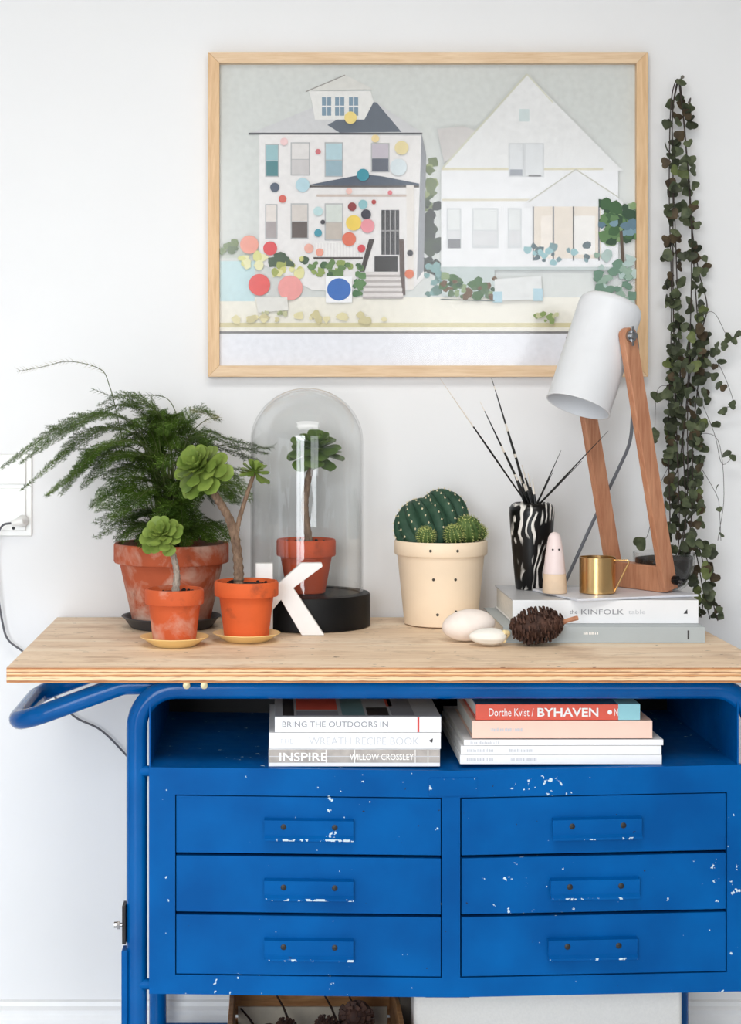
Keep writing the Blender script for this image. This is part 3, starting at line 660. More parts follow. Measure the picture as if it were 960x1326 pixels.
# --- glass cloche with succulent
dc = 3.119; xc = (397.5 - CX) * dc / F; yc = dc - WALL
o = MB().lathe([(.113, 0), (.1165, .002), (.1165, .057), (.114, .060), (.098, .060), (.0965, .0575), (0, .0575)], 64).build('cloche_base', 'black_wood_and_shade', None, at=(xc, yc, T + E)); tag(o, 'round black wooden base under the glass dome', 'base')
rd = .1035; zt = .374; prof = [(rd, 0), (rd, zt - rd * .95)]
for i in range(1, 15): a = i / 14 * pi / 2; prof.append((rd * cos(a), zt - rd * .95 + rd * .95 * sin(a)))
inner = [(max(r - .0028, 0), z - (.0028 if z > .3 else 0)) for r, z in prof]; inner[-1] = (0, zt - .0028); prof[-1] = (0, zt)
o = MB().lathe(prof[::1], 64, close=False); o.lathe(inner[::-1], 64, close=False); k_ = 64
o = o.build('glass_dome', 'glass_clear', None, at=(xc, yc, T + .0612)); tag(o, 'clear glass bell dome covering a potted succulent', 'glass dome')
s3 = thing('potted_succulent', 'warm red terracotta pot with a rosette succulent under the glass dome', 'plant', ((396.6 - CX) * dc / F, yc, T + .0587), group='potted succulents')
MB().lathe(pot_profile(.035, .0545, .099, .031, .0475), 44).build('pot', 'terracotta_warm', s3); soil_disc(s3, .046, .092, 3)
stem(s3, [L_(400, 700, dc, s3), L_(396, 672, dc, s3), L_(395, 650, dc, s3), L_(399, 622, dc, s3), L_(404, 600, dc, s3), L_(405, 585, dc, s3)], .0078, .0055, 'bark')
rosette(s3, L_(409, 576, dc, s3), (.05, -.35, .9), .055, 34, LEAF_B, 8, 70, -38)
# --- big pot with asparagus fern
db = 3.092; xb_ = (222 - CX) * db / F
saucer(222, db, T + E, 'dark grey saucer under the big weathered fern pot', .0905, .072, .021, 'dark_ceramic')
fern = thing('potted_fern', 'feathery asparagus fern in a big weathered terracotta pot', 'plant', (xb_, db - WALL, T + .0065))
MB().lathe(pot_profile(.070, .1045, .147, .036, .094, .009), 56).build('pot', 'terracotta_aged', fern); soil_disc(fern, .088, .128, 4)
frr = random.Random(21)
def frond(path, blade, tipmat=False, dens=1.0, normal=None, start=.35):
    """one arching frond: thin stem plus flat sprays of fine needles"""
    q = spline(path, 7); k = len(q); mb = MB(); mb.tube(q, [.0014 - .001 * i / (k - 1) for i in range(k)], 5, 0)
    acc = 0
    for i in range(int(k * start), k - 1):
        u = (i - k * start) / (k - 1 - k * start); t = (q[i + 1] - q[i]); seg = t.length; t.normalize()
        N = Vector(normal) if normal else V(0, -.35, .95); N = (N - t * N.dot(t)).normalized(); B = t.cross(N)
        prof = (math.sin(min(1, u * 2.2 + .15) * pi / 2)) * (1 - u) ** .75 + .08
        nb = max(1, int(seg / .0042 * dens))
        for b in range(nb):
            p = q[i].lerp(q[i + 1], (b + .5) / nb)
            for sgn in (-1, 1):
                ln = blade * prof * frr.uniform(.75, 1.15)
                dr = (B * sgn * .85 + t * .6 + N * frr.uniform(-.16, .16)).normalized()
                e = p + dr * ln + V(0, 0, -ln * ln * 2.2)
                wv = N.cross(dr).normalized() * .0004
                mb.add([p - wv, p + wv, e], [(0, 1, 2)], 1)
                nn = max(2, int(ln / .0024))
                for s_ in range(nn):
                    f = (s_ + .6) / nn; c = p.lerp(e, f); nl = .0100 * (1 - .5 * f) * frr.uniform(.7, 1.2)
                    for g in (-1, 1):
                        dd = (dr * .65 + N.cross(dr) * g * .8 + N * frr.uniform(-.45, .45)).normalized() * nl
                        w2 = dr * .0010
                        mb.add([c - w2, c + w2, c + dd], [(0, 1, 2)], 2 if tipmat or frr.random() < .12 else 1)
    return mb.build('frond', ['fern_stem', 'fern_green', 'fern_tip'], fern, smooth=0)
def fp_(px, py, dd=0): return L_(px, py, db + dd, fern)
base = V(0, 0, .125)
def b_(): return base + V(frr.uniform(-.025, .025), frr.uniform(-.025, .025), 0)
big = [  # (via points px,py,depth offset), blade
    ([(200, 620, 0), (165, 545, -.03), (105, 540, -.06), (45, 575, -.09), (2, 606, -.1)], .028),
    ([(205, 620, 0), (170, 560, -.05), (110, 560, -.09), (75, 595, -.12), (28, 634, -.14)], .020),
    ([(210, 600, 0), (180, 530, 0), (140, 528, .02), (90, 555, .03), (60, 552, .04)], .030),
    ([(215, 620, 0), (170, 590, -.06), (120, 595, -.08), (78, 640, -.1)], .030),
    ([(215, 640, 0), (180, 620, -.06), (150, 640, -.1), (125, 662, -.12)], .034),
    ([(220, 620, 0), (260, 560, 0), (300, 570, .02), (350, 582, .03)], .022),
    ([(225, 620, 0), (265, 580, .02), (300, 585, .04), (340, 600, .05)], .03),
    ([(225, 640, 0), (270, 605, .0), (305, 620, -.01), (325, 648, -.02)], .034),
    ([(222, 620, 0), (240, 550, .02), (262, 530, .03), (285, 545, .03)], .03),
    ([(218, 600, 0), (200, 530, -.02), (160, 512, -.03), (128, 525, -.03)], .034)]
for via, bl in big: frond([b_()] + [fp_(*v) for v in via], bl * 1.15)
for via, bl in big * 2:      # companions of the long fronds, a little shorter
    ox, oy, od = frr.uniform(-6, 22), frr.uniform(-14, 26), frr.uniform(-.03, .03); sc_ = frr.uniform(.72, .92)
    frond([b_()] + [fp_(215 + (a - 215) * sc_ + ox * .6, 640 + (b - 640) * sc_ + oy, c + od) for a, b, c in via], bl * frr.uniform(1.0, 1.4))
for i in range(64):      # the dense heart of the plant
    a = frr.uniform(0, 2 * pi); u_ = frr.random(); rr_ = frr.uniform(.04, .09) * (1 if u_ < .75 else .8); h = .04 + .225 * u_
    p0_ = b_(); c = V(cos(a), sin(a) * .8, 0); sh_ = V(-.02 * u_, -.01, 0)
    mid = p0_ + c * rr_ * .35 + V(0, 0, h * .8 + .01) + sh_; end = p0_ + c * rr_ + V(0, 0, h) + sh_
    tip = end + c * rr_ * .6 + V(-.012, 0, -.022)
    if tip.y > .12 or (tip.x > .10 and tip.y > .02): continue
    frond([p0_, mid, end, tip], frr.uniform(.03, .05), dens=.8, start=.3)
for i in range(10):      # low drooping sprays over the rim
    a = R(frr.uniform(180, 360)); c = V(cos(a), sin(a), 0); p0_ = b_()
    frond([p0_, p0_ + c * .04 + V(0, 0, .05), p0_ + c * .08 + V(0, 0, .055), p0_ + c * .115 + V(0, 0, .03)], .036, dens=.8, start=.3)
def sprig(pts, side, mats=('fern_stem', 'fern_dry')):
    q = spline([fp_(*p) for p in pts], 7); mb = MB(); k = len(q); mb.tube(q, [.0011 - .0007 * i / (k - 1) for i in range(k)], 5, 0)
    for i in range(int(k * side), k - 1):
        for g in (-1, 1):
            d = ((q[i + 1] - q[i]).normalized() + V(frr.uniform(-.3, .3), frr.uniform(-.6, .6), g * .7)).normalized() * frr.uniform(.006, .016); w_ = V(0, .0004, .0005)
            mb.add([q[i] - w_, q[i] + w_, q[i] + d], [(0, 1, 2)], 1)
    mb.build('sprig', list(mats), fern, smooth=0)
sprig([(165, 600, 0), (150, 530, 0), (142, 500, 0), (130, 478, 0), (90, 468, -.02), (55, 475, -.03), (22, 481, -.04)], .45)
sprig([(215, 600, 0), (232, 560, 0), (226, 530, .01), (212, 514, .02), (180, 512, .02), (150, 514, .02), (118, 503, .02)], .5, ('fern_stem', 'fern_green'))
sprig([(230, 600, 0), (245, 565, 0), (265, 545, 0), (284, 540, 0), (262, 535, .0), (246, 530, 0)], .4)
sprig([(235, 610, 0), (280, 578, .02), (310, 582, .02), (335, 580, .02), (356, 579, .02)], .4, ('fern_stem', 'fern_green'))

# ------------------------------------------------------------------ white letter
dk = 2.975; kx = lambda px: (px - 375.5) * dk / F; kz = lambda py: (823 - py) * dk / F
K = [(331, 823), (353.5, 823), (353.5, 790), (364, 777), (391, 823), (420.5, 823), (380, 762), (418, 734), (417, 729.5), (390, 729.5), (353.5, 763), (353.5, 730), (331, 730)]
K = [(kx(a), kz(b)) for a, b in K]
o = MB().prism(K, 0, .02).build('letter_ornament', 'white_letter', None, at=((375.5 - CX) * dk / F, dk - WALL, T + E), smooth=0, bevel=.0012); tag(o, 'freestanding white letter K in front of the glass dome', 'letter')

# ------------------------------------------------------------------ cactus
dq = 3.13; cac = thing('potted_cactus', 'round ribbed cactus in a cream pot with dark dots', 'cactus', ((571 - CX) * dq / F, dq - WALL, T + E))
Hc = .155; cp = MB().lathe(pot_profile(.067, .0857, Hc, .027, .080, .006), 56); cp = cp.build('pot', 'cream_ceramic', cac); soil_disc(cac, .077, .140, 9)
for (px, py) in [(552, 714), (587, 714), (556.5, 751), (585, 751), (562, 796.5), (586, 792.5)]:
    dx = (px - 571) * dq / F; z = (808 - py) * dq / F
    rz = .0857 if z > .128 else .067 + (.080 - .067) * z / .128
    y = -math.sqrt(rz * rz - dx * dx); dist_k = (dq + y) / dq; dx *= dist_k; z = (CZ - T) - (py - CY) * (dq + y) / F
    rz = .0857 if z > .128 else .067 + (.080 - .067) * z / .128; y = -math.sqrt(rz * rz - dx * dx)
    MB().lathe([(.0027, 0), (.0023, .0008), (0, .001)], 10).xf(Matrix.Translation((dx, y - .0002, z)) @ Matrix.Rotation(math.atan2(dx, -y), 4, 'Z') @ Matrix.Rotation(R(90), 4, 'X')).build('dot', 'hole_dark', cac)
def cactus_body(c, r, ribs, depth, axis, nu=120, nv=40):
    """ribbed ball about an axis; returns builder and a function for points on the surface"""
    q = Vector(axis).normalized().to_track_quat('Z', 'Y').to_matrix()
    def S(a, b):
        rib = (abs(cos(ribs * a / 2)) ** .8); k = 1 - depth * (1 - rib) * min(1, cos(b) * 1.6)
        p = q @ V(k * cos(b) * cos(a), k * cos(b) * sin(a), sin(b)); return Vector(c) + V(p.x * r[0], p.y * r[1], p.z * r[2])
    mb = MB(); vs = []; fs = []
    for j in range(nv + 1):
        b = -pi / 2 + pi * j / nv
        for i in range(nu): vs.append(S(2 * pi * i / nu, b))
    for j in range(nv):
        for i in range(nu): i2 = (i + 1) % nu; fs.append((j * nu + i, j * nu + i2, (j + 1) * nu + i2, (j + 1) * nu + i))
    return mb.add(vs, fs), S
bodies = []
for (px, py, dd, r, ribs, ax) in [(550, 685, -.002, (.0575, .055, .058), 13, (-.35, .45, .8)), (573, 673, .008, (.050, .048, .0575), 12, (-.45, .4, .75))]:
    mb, S = cactus_body(L_(px, py, dq + dd, cac), r, ribs, .2, ax); mb.build('cactus_body', 'cactus_skin', cac, smooth=80)
    ar = MB()
    for i in range(ribs):
        for j in range(8):
            b = -0.5 + j * .26; p = S(2 * pi * i / ribs, b)
            if p.z < .145 or (p - L_(561, 680, dq, cac)).length < .045: continue
            ar.sphere(p, (.0016, .0016, .0022), 6, 4)
            for _ in range(3):
                nrm = (p - L_(px, py, dq + dd, cac)).normalized(); e = p + (nrm + V(*[random.uniform(-.8, .8) for _ in range(3)])).normalized() * .006
                w_ = nrm.orthogonal().normalized() * .0003; ar.add([p - w_, p + w_, e], [(0, 1, 2)])
    a_ = ar.build('areoles', 'areole', cac); a_['kind'] = 'stuff'
for (px, py, dd, r) in [(552, 694, -.058, .016), (606, 686, -.03, .026), (588, 692, -.054, .017), (621, 690, -.005, .014)]:
    c = L_(px, py, dq + dd, cac); mb, S = cactus_body(c, (r, r, r), 12, .15, (random.uniform(-.3, .3), -.4, .9), 72, 20)
    mb.build('pup', 'pup_skin', cac, smooth=80); sp = MB()
    for i in range(12):
        for j in range(8):
            p = S(2 * pi * i / 12, -.6 + j * .27); nrm = (p - c).normalized(); sp.sphere(p, .0011, 5, 3)
            for _ in range(4):
                e = p + (nrm + V(*[random.uniform(-.7, .7) for _ in range(3)])).normalized() * .0055; w_ = nrm.orthogonal().normalized() * .00035
                sp.add([p - w_, p + w_, e], [(0, 1, 2)])
    a_ = sp.build('pup_spines', 'spine_yellow', cac, smooth=0); a_['kind'] = 'stuff'

# ------------------------------------------------------------------ stone, shell, pine cone
ds = 2.90; st_ = P(607, 812, ds)
def lump(seed, a):
    rr = random.Random(seed); ph = [rr.uniform(0, 6.28) for _ in range(6)]
    return lambda p: p * (1 + a * sin(p.x * 40 + ph[0]) * cos(p.z * 50 + ph[1]) + a * .6 * sin(p.y * 70 + ph[2]))
zs_ = .0265
o = MB().sphere((0, 0, 0), (.0445, .033, zs_), 36, 22, fn=lump(3, .05)).build('pebble', 'stone_white', None, at=(st_.x, st_.y, T + zs_ * .97), rot=(0, R(-6), .1), smooth=80); tag(o, 'pale pinkish oval stone lying by the cream pot', 'stone')
o.location.z = T + .0285
sh = P(632, 826, 2.845)
def shellfn(p):
    t = (p.x + .032) / .064; s_ = .72 + .34 * t - .12 * t * t; rid = 1 + .05 * sin(12 * math.atan2(p.z, p.y))
    return V(p.x, p.y * s_ * rid, p.z * s_ * rid)
shl = thing('seashell', 'small white and cream seashell leaning against the oval stone', 'seashell', (sh.x, sh.y, T + .0165))
MB().sphere((0, 0, 0), (.032, .022, .0165), 40, 16, fn=shellfn).build('shell_body', 'shell_white', shl, smooth=80)
MB().tube(spline([(.026, -.006, .008), (.034, 0, .006), (.03, .006, -.002), (.026, -.006, -.006)], 6), [.004] * 19, 8).build('shell_lip', 'shell_cream', shl)
def cone_mesh(L, Rr, n, seed, sc=1.0):
    """pine cone along +x: core and overlapping woody scales on a spiral"""
    rr = random.Random(seed); core = MB().sphere((0, 0, 0), (L * .46, Rr * .72, Rr * .72), 20, 12); scl = MB()
    for i in range(n):
        u = (i + .5) / n; x = (-.47 + .94 * u + rr.uniform(-.025, .025)) * L; a = i * 2.39996 + rr.uniform(-.22, .22); rad = Rr * math.sqrt(max(.05, 1 - (abs(2 * u - 1)) ** 2.4)) * (.92 + .1 * rr.random())
        ex = V(1, 0, 0); er = V(0, cos(a), sin(a)); et = ex.cross(er); s_ = .011 * sc * rr.uniform(.85, 1.15)
        c = ex * x + er * rad * .62; tip = ex * (x - .35 * s_ + s_ * .2) + er * rad
        w_ = et * s_ * .55; t_ = (ex * .8 - er * .2) * s_ * .28
        scl.add([c - w_ * .5, c + w_ * .5, c + w_ * .5 - t_, c - w_ * .5 - t_, tip - w_, tip + w_, tip + w_ * .8 - t_ * 1.2, tip - w_ * .8 - t_ * 1.2, tip + er * .0015 * sc - t_ * .5],
                [(0, 1, 5, 4), (2, 3, 7, 6), (1, 2, 6, 5), (3, 0, 4, 7), (4, 5, 8), (5, 6, 8), (6, 7, 8), (7, 4, 8)])
    return core, scl
def pine_cone(loc, rot, L, Rr, label, stem_=True, group=None, n=150):
    t = thing('pine_cone', label, 'pine cone', loc, group=group); t.rotation_euler = rot
    core, scl = cone_mesh(L, Rr, n, 5, Rr / .031); core.build('core', 'cone_scale', t, smooth=60); s_ = scl.build('scales', 'cone_scale', t, smooth=0); s_['kind'] = 'stuff'
    if stem_: MB().tube([(L * .42, 0, 0), (L * .55, .001, .002), (L * .72, .003, .003)], [.0045, .0038, .0042], 8).build('stalk', 'lamp_wood', t)
    return t
pcn = P(698, 814, 2.85); pine_cone((pcn.x, pcn.y, T + .0345), (0.3, R(-7), R(4)), .094, .031, 'dark brown pine cone with a stalk lying on the tabletop')

# ------------------------------------------------------------------ books on the table
def book(name, label, x0, x1, y0, y1, z0, h, cover, group, rotz=0, top=None, cat='book', c=.0018, paperback=False, spine=None):
    cx, cy = (x0 + x1) / 2, (y0 + y1) / 2
    t = thing(name, label, cat, (cx, cy, z0), rotz, group); w, dp = (x1 - x0) / 2, (y1 - y0) / 2; ins = 0 if paperback else .003
    MB().box((-w, -dp + .0005, h - c), (w, dp, h)).build('front_cover', top or cover, t, smooth=0, bevel=.0004)
    MB().box((-w, -dp + .0005, 0), (w, dp, c)).build('back_cover', cover, t, smooth=0, bevel=.0004)
    MB().box((-w, -dp, 0), (w, -dp + .0022, h)).build('spine', spine or cover, t, smooth=0, bevel=.0006)
    MB().box((-w + ins, -dp + .002, c), (w - ins, dp - ins, h - c)).build('page_block', 'paper', t, smooth=0)
    t['dims'] = (w, dp, h); del t['dims']
    return t, w, dp, h
gb = 'books stacked on the tabletop'
yg = 2.882 - WALL
xg = lambda px, d: (px - CX) * d / F
hg = 21 * 2.882 / F; z1_ = T + E
t, w, dp, h = book('book', 'grey book at the bottom of the stack under the lamp', xg(652, 2.882), xg(913.5, 2.882), yg, 3.15 - WALL, z1_, hg, 'book_grey', gb)
lettering('I', 'ink_dark', t, w - .030, w - .027, h * .5, h * .55, -dp - .0003); faint_print('ink_white', t, -.035, -.010, h * .6, h * .16, -dp - .0003)
z2_ = z1_ + hg + E; hk = .0405; yk = 2.918 - WALL
t, w, dp, h = book('book', 'thick white book on top of the grey book under the lamp', xg(664, 2.918), xg(905, 2.918), yk, 3.15 - WALL, z2_, hk, 'book_white', gb, top='cover_grey')
lettering('the', 'ink_grey', t, (738 - 784.5) * 2.918 / F, (748 - 784.5) * 2.918 / F, h * .5, .007, -dp - .0003)
lettering('KINFOLK', 'ink_grey', t, (753 - 784.5) * 2.918 / F, (808 - 784.5) * 2.918 / F, h * .5, .0085, -dp - .0003)
lettering('table', 'ink_pale', t, (814 - 784.5) * 2.918 / F, (836 - 784.5) * 2.918 / F, h * .5, .0075, -dp - .0003)
MB().add([(w - .026, -dp - .0003, h * .42), (w - .019, -dp - .0003, h * .42), (w - .0195, -dp - .0003, h * .62)], [(0, 1, 2)]).build('emblem', 'ink_dark', t, smooth=0)
z3_ = z2_ + hk + E
# thin tray, turned
near = Vector((.517, 2.893 - WALL)); ta = R(18); ux, uy = Vector((cos(ta), sin(ta))), Vector((-sin(ta), cos(ta)))
ctr = near + ux * .118 + uy * .085
o = MB().box((-.118, -.085, 0), (.118, .085, .004)).build('thin_board', 'tray_white', None, at=(ctr.x, ctr.y, z3_), rot=(0, 0, ta), smooth=0, bevel=.001); tag(o, 'thin white board lying askew on the white book', 'board')
zT = z3_ + .004 + E
# ------------------------------------------------------------------ vase and quills
dv = 3.09; xv = (689 - CX) * dv / F
o = MB().lathe([(.027, 0), (.0295, .002), (.034, .05), (.0385, .10), (.041, .138), (.0405, .148), (.036, .1545), (.031, .157), (.028, .155), (.028, .148), (.026, .04), (0, .035)], 56).build('vase', 'vase_glaze', None, at=(xv, dv - WALL, z3_), smooth=50); tag(o, 'black vase with swirling white strokes holding porcupine quills', 'vase')
vt = z3_ + .157
def quill(tip, bands, label, group='porcupine quills in the vase', r=.0016, ox=0, oy=0, cut=False):
    base_ = V(xv + ox * .6, dv - WALL + oy * .6, z3_ + .045); mouth = V(xv + ox, dv - WALL + oy, vt)
    tip = Vector(tip); dirn = (tip - mouth).normalized(); b0 = mouth - dirn * .05
    if (V(b0.x, b0.y, 0) - V(xv, dv - WALL, 0)).length > .022: b0 = mouth - dirn * .02
    L = (tip - b0).length; mb = MB(); segs = 40
    for i in range(segs):
        u0, u1 = i / segs, (i + 1) / segs; rf = lambda u: r * (1.0 if u < .5 else 1 - .8 * (u - .5) / .5) * (.75 + .5 * min(1, u * 2))
        mi = 0
        for (a, b) in bands:
            if a <= (u0 + u1) / 2 < b: mi = 1
        mb.tube([V(0, 0, L * u0), V(0, 0, L * u1)], [rf(u0), rf(u1)], 7, mi, caps=(i in (0, segs - 1)))
    o = mb.build('porcupine_quill', ['quill_black', 'quill_white'], None, at=b0, smooth=60)
    o.rotation_mode = 'QUATERNION'; o.rotation_quaternion = dirn.to_track_quat('Z', 'Y'); return tag(o, label, 'quill', group)
quill(P(570, 490, 3.02), [(.68, 1)], 'longest quill with a pale tip, leaning far left', ox=-.012, oy=-.01, r=.0015)
quill(P(622, 520, 3.05), [(.38, .42), (.6, .64), (.93, 1)], 'banded quill between the two long left-leaning quills', ox=-.008, oy=-.014, r=.0018)
quill(P(637, 490, 3.06), [(.24, .30), (.47, .5), (.66, .69), (.92, .95)], 'tall banded quill, the most upright of the long ones', ox=-.004, oy=.0, r=.0020)
quill(P(727, 583, 3.06), [], 'short black quill leaning a little right of the vase', ox=.010, oy=-.004, r=.0013)
quill(P(788, 558, 3.0), [], 'long thin black quill reaching right across the lamp leg', ox=.014, oy=-.008, r=.0012)
quill(P(754, 597, 3.02), [], 'thin black quill leaning right below the longest right one', ox=.014, oy=-.014, r=.0012)
for k_, (px, py, ox, oy, wb) in enumerate([(668, 594, -.006, .008, [(.66, .74), (.9, 1)]), (671, 606, 0, .012, [(.8, 1)]), (684, 612, .002, .0, [(.75, 1)]), (690, 620, .004, -.012, [(.7, 1)]), (663, 605, -.012, .004, [(.85, 1)]), (676, 602, .000, -.006, [(.8, 1)]), (716, 612, .012, .01, []), (679, 618, -.004, -.016, [(.75, 1)])]):
    quill(P(px, py, dv + oy), wb, 'shortest all-black quill, at the right side of the bunch' if k_ == 6 else 'tallest of the stubby banded quills in the bunch' if k_ == 0 else 'stubby dark quill with a pale tip in the middle of the bunch', 'short quills in the vase', r=.0026 if k_ < 6 else .0016, ox=ox, oy=oy)

# ------------------------------------------------------------------ cone figure, brass cup
dg = 2.985; xg_ = (718.5 - CX) * dg / F
fig = thing('cone_figurine', 'small pink and beige cone figurine with dot eyes beside the brass cup', 'figurine', (xg_, dg - WALL, zT))
MB().lathe([(.0205, 0), (.0215, .002), (.0195, .034), (0, .034)], 36).build('wooden_base', 'beige_wood', fig)
MB().lathe([(.0194, .0342), (.0165, .065), (.0125, .09), (.0105, .099), (.007, .1045), (.003, .1065), (0, .107)], 36).build('glazed_top', 'pink_glaze', fig, smooth=60)
for ex in (-.0055, .0055): MB().sphere((ex, -.0140, .077), .0017, 8, 6).build('eye', 'black_rubber', fig)
du = 2.985; xu = (774 - CX) * du / F
cup = thing('brass_cup', 'shiny brass cup with an angular wire handle', 'cup', (xu, du - WALL, zT))
MB().lathe([(.029, 0), (.0315, .001), (.0315, .063), (.0305, .0635), (.0300, .063), (.0300, .003), (0, .003)], 48).build('cup_body', 'brass', cup)
ha = R(-28); hd = V(cos(ha), sin(ha), 0)
MB().tube(fillet([hd * .0312 + V(0, 0, .0585), hd * .058 + V(0, 0, .0595), hd * .031 + V(0, 0, .004)], .003, 4), .0016, 8).build('handle', 'brass', cup)

# ------------------------------------------------------------------ desk lamp
lx, ld = .661, 3.048
lamp = thing('desk_lamp', 'desk lamp with a tilted white metal shade on two wooden legs', 'lamp', (lx, ld - WALL, zT), math.atan2(-.842, .539))
def slab(p, q, wdir, w, tdir, t, name, mat, parent):
    p, q = Vector(p), Vector(q); u = (q - p).normalized(); wd = (Vector(wdir) - u * u.dot(Vector(wdir))).normalized(); td = Vector(tdir)
    prof = [(0, -w / 2), (0, w / 2)]; L = (q - p).length; out = [(-.0, -w / 2), (-.0, w / 2)]
    for i in range(9): a = pi / 2 - pi * i / 8; out.append((L + w / 2 * cos(a) * .7, w / 2 * sin(a)))
    k = len(out); vs = [p + u * a + wd * b - td * t / 2 for a, b in out] + [p + u * a + wd * b + td * t / 2 for a, b in out]
    return MB().add(vs, [list(range(k)), list(range(2 * k - 1, k - 1, -1))] + [(i, i + k, (i + 1) % k + k, (i + 1) % k) for i in range(k)]).build(name, mat, parent, smooth=30, bevel=.001)
leg = .0655; piv = V(0, -.101, .449)
for sg in (1, -1):
    slab((sg * leg, 0, .0045), (sg * leg, piv.y, piv.z + .004), (0, 1, 0), .031, (1, 0, 0), .013, 'leg', 'lamp_wood', lamp)
MB().box((-leg + .0065, -.014, 0), (leg - .0065, .016, .045)).build('base_block', 'lamp_wood', lamp, bevel=.0015)
tl = R(23.7); sm = Matrix.Translation(piv) @ Matrix.Rotation(-tl, 4, 'X')
rs_ = .0565
sp_ = [(0, .069), (.042, .069), (.050, .067), (.0545, .062), (rs_, .054), (rs_, -.130), (rs_ + .0012, -.1312), (rs_ + .0012, -.133), (rs_ - .0012, -.133), (rs_ - .002, -.128), (rs_ - .002, .053), (.050, .062), (0, .065)]
shade = MB().lathe(sp_[::-1], 64).xf(sm).build('shade', 'white_enamel', lamp, smooth=50)
MB().lathe([(0, .064), (.018, .064), (.018, .02), (.014, .015), (0, .015)][::-1], 24).xf(sm).build('bulb_socket', 'black_rubber', shade)
MB().sphere((0, 0, -.02), (.022, .022, .032), 20, 14).xf(sm).build('bulb', 'white_plastic', shade, smooth=80)
for sg in (1, -1):
    MB().tube([V(sg * (rs_ - .002), 0, 0) + piv, V(sg * (leg + .010), 0, 0) + piv], .0035, 10).build('pivot_bolt', 'dark_steel', lamp)
    nut = MB().tube([V(sg * (leg + .0065), 0, 0) + piv, V(sg * (leg + .012), 0, 0) + piv], .0105, 16).tube([V(sg * (leg + .012), 0, 0) + piv, V(sg * (leg + .018), 0, 0) + piv], .006, 12)
    nut.box(tuple(V(sg * leg + (.010 if sg > 0 else -.014), -.002, .004) + piv), tuple(V(sg * leg + (.014 if sg > 0 else -.010), .002, .017) + piv)).box(tuple(V(sg * leg + (.010 if sg > 0 else -.014), -.002, -.017) + piv), tuple(V(sg * leg + (.014 if sg > 0 else -.010), .002, -.004) + piv))
    nut.build('wing_nut', 'steel', lamp)
nb = V(leg + .0065, .006, .022)
MB().tube([nb, nb + V(.007, 0, 0)], .008, 12).tube([nb + V(.003, 0, 0), nb + V(.012, .006, -.004)], .004, 8).box(tuple(nb + V(.006, -.014, -.002)), tuple(nb + V(.010, .016, .002))).build('wing_nut', 'dark_steel', lamp)
inv = (Matrix.Translation(lamp.location) @ Matrix.Rotation(lamp.rotation_euler.z, 4, 'Z')).inverted()
cq = [inv @ P(*a) for a in [(812, 416, 3.01), (822, 428, 3.0), (826, 455, 3.0), (824, 490, 3.03), (820, 530, 3.07), (816, 572, 3.10), (800, 610, 3.13), (768, 676, 3.16), (735, 748, 3.18), (722, 775, 3.19), (716, 794, 3.2)]]
MB().tube(spline(cq, 6), .0032, 8).build('cord', 'grey_cord', lamp)

# ------------------------------------------------------------------ trailing plant in a glass bowl, hung over a nail
dj = 3.07; bowl_c = V((860 - CX) * dj / F, dj - WALL, z3_)
vine = thing('trailing_plant', 'trailing heart-leaved vine in a glass bowl, its strands hung up on the wall', 'plant', bowl_c)
bp = [(.0, 0), (.030, 0), (.040, .008), (.050, .028), (.0545, .048), (.055, .068), (.0538, .069), (.0525, .067), (.052, .048), (.0475, .029), (.038, .011), (.028, .004), (0, .004)]
MB().lathe(bp, 48, close=False).build('glass_bowl', 'glass_clear', vine, smooth=60)
MB().lathe([(0, .0045), (.027, .0045), (.037, .0115), (.0465, .029), (.0508, .050), (.0505, .058), (.03, .061), (0, .062)], 36).build('soil', 'soil', vine, smooth=60)
npn = P(879, 104, 3.235)
o = MB().tube([(0, .009, 0), (0, -.03, .004)], .0016, 8).tube([(0, -.03, .004), (0, -.032, .0043)], .0035, 10).build('nail', 'nail_metal', None, at=(npn.x, -.0105, npn.z - .004)); tag(o, 'small nail in the wall holding up the trailing vine', 'nail')
vr = random.Random(31)
def vd(py):          # depth of the hanging strands: near the wall above, at the bowl below
    return 3.212 if py < 600 else (3.212 - (3.212 - 3.09) * min(1, (py - 600) / 105))
def vp(px, py, dd=0): return P(px, py, vd(py) + dd) - vine.location
strands = [[(862, 735), (868, 690), (866, 560), (870, 400), (867, 250), (869, 140), (875, 106), (880, 103)],
           [(870, 735), (880, 690), (876, 540), (872, 380), (872, 220), (871, 150), (877, 107), (882, 105)],
           [(872, 735), (888, 680), (884, 560), (880, 450), (876, 330), (871, 200), (872, 140), (879, 103)],
           [(878, 735), (895, 680), (898, 560), (906, 470), (900, 360), (892, 240), (886, 160), (880, 103)],
           [(876, 735), (890, 650), (892, 500), (910, 425), (916, 395), (905, 350), (896, 290), (889, 190), (881, 103)],
           [(866, 735), (862, 640), (880, 600), (892, 480), (896, 300), (888, 180), (879, 103)]]
for s_ in strands: MB().tube(spline([vp(a, b, vr.uniform(-.012, .004)) for a, b in s_], 6), .0011, 6).build('stem', 'vine_stem', vine)
trail = [[(880, 735), (905, 705), (920, 740), (924, 780), (930, 804)], [(878, 735), (900, 700), (914, 750), (908, 800)], [(878, 735), (898, 708), (912, 770), (920, 802)]]
for s_ in trail: MB().tube(spline([P(a, b, 3.10) - vine.location for a, b in s_], 6), .001, 6).build('stem', 'vine_stem', vine)
off = [[(905, 410), (925, 405), (945, 440), (958, 434)], [(900, 500), (925, 560), (935, 600), (950, 592)], [(905, 600), (928, 640), (932, 660), (934, 700)], [(872, 500), (852, 505), (848, 560), (845, 566)], [(900, 560), (930, 570), (938, 640), (930, 700)], [(868, 600), (850, 640), (840, 690), (830, 702)], [(900, 440), (930, 470), (950, 520), (940, 528)]]
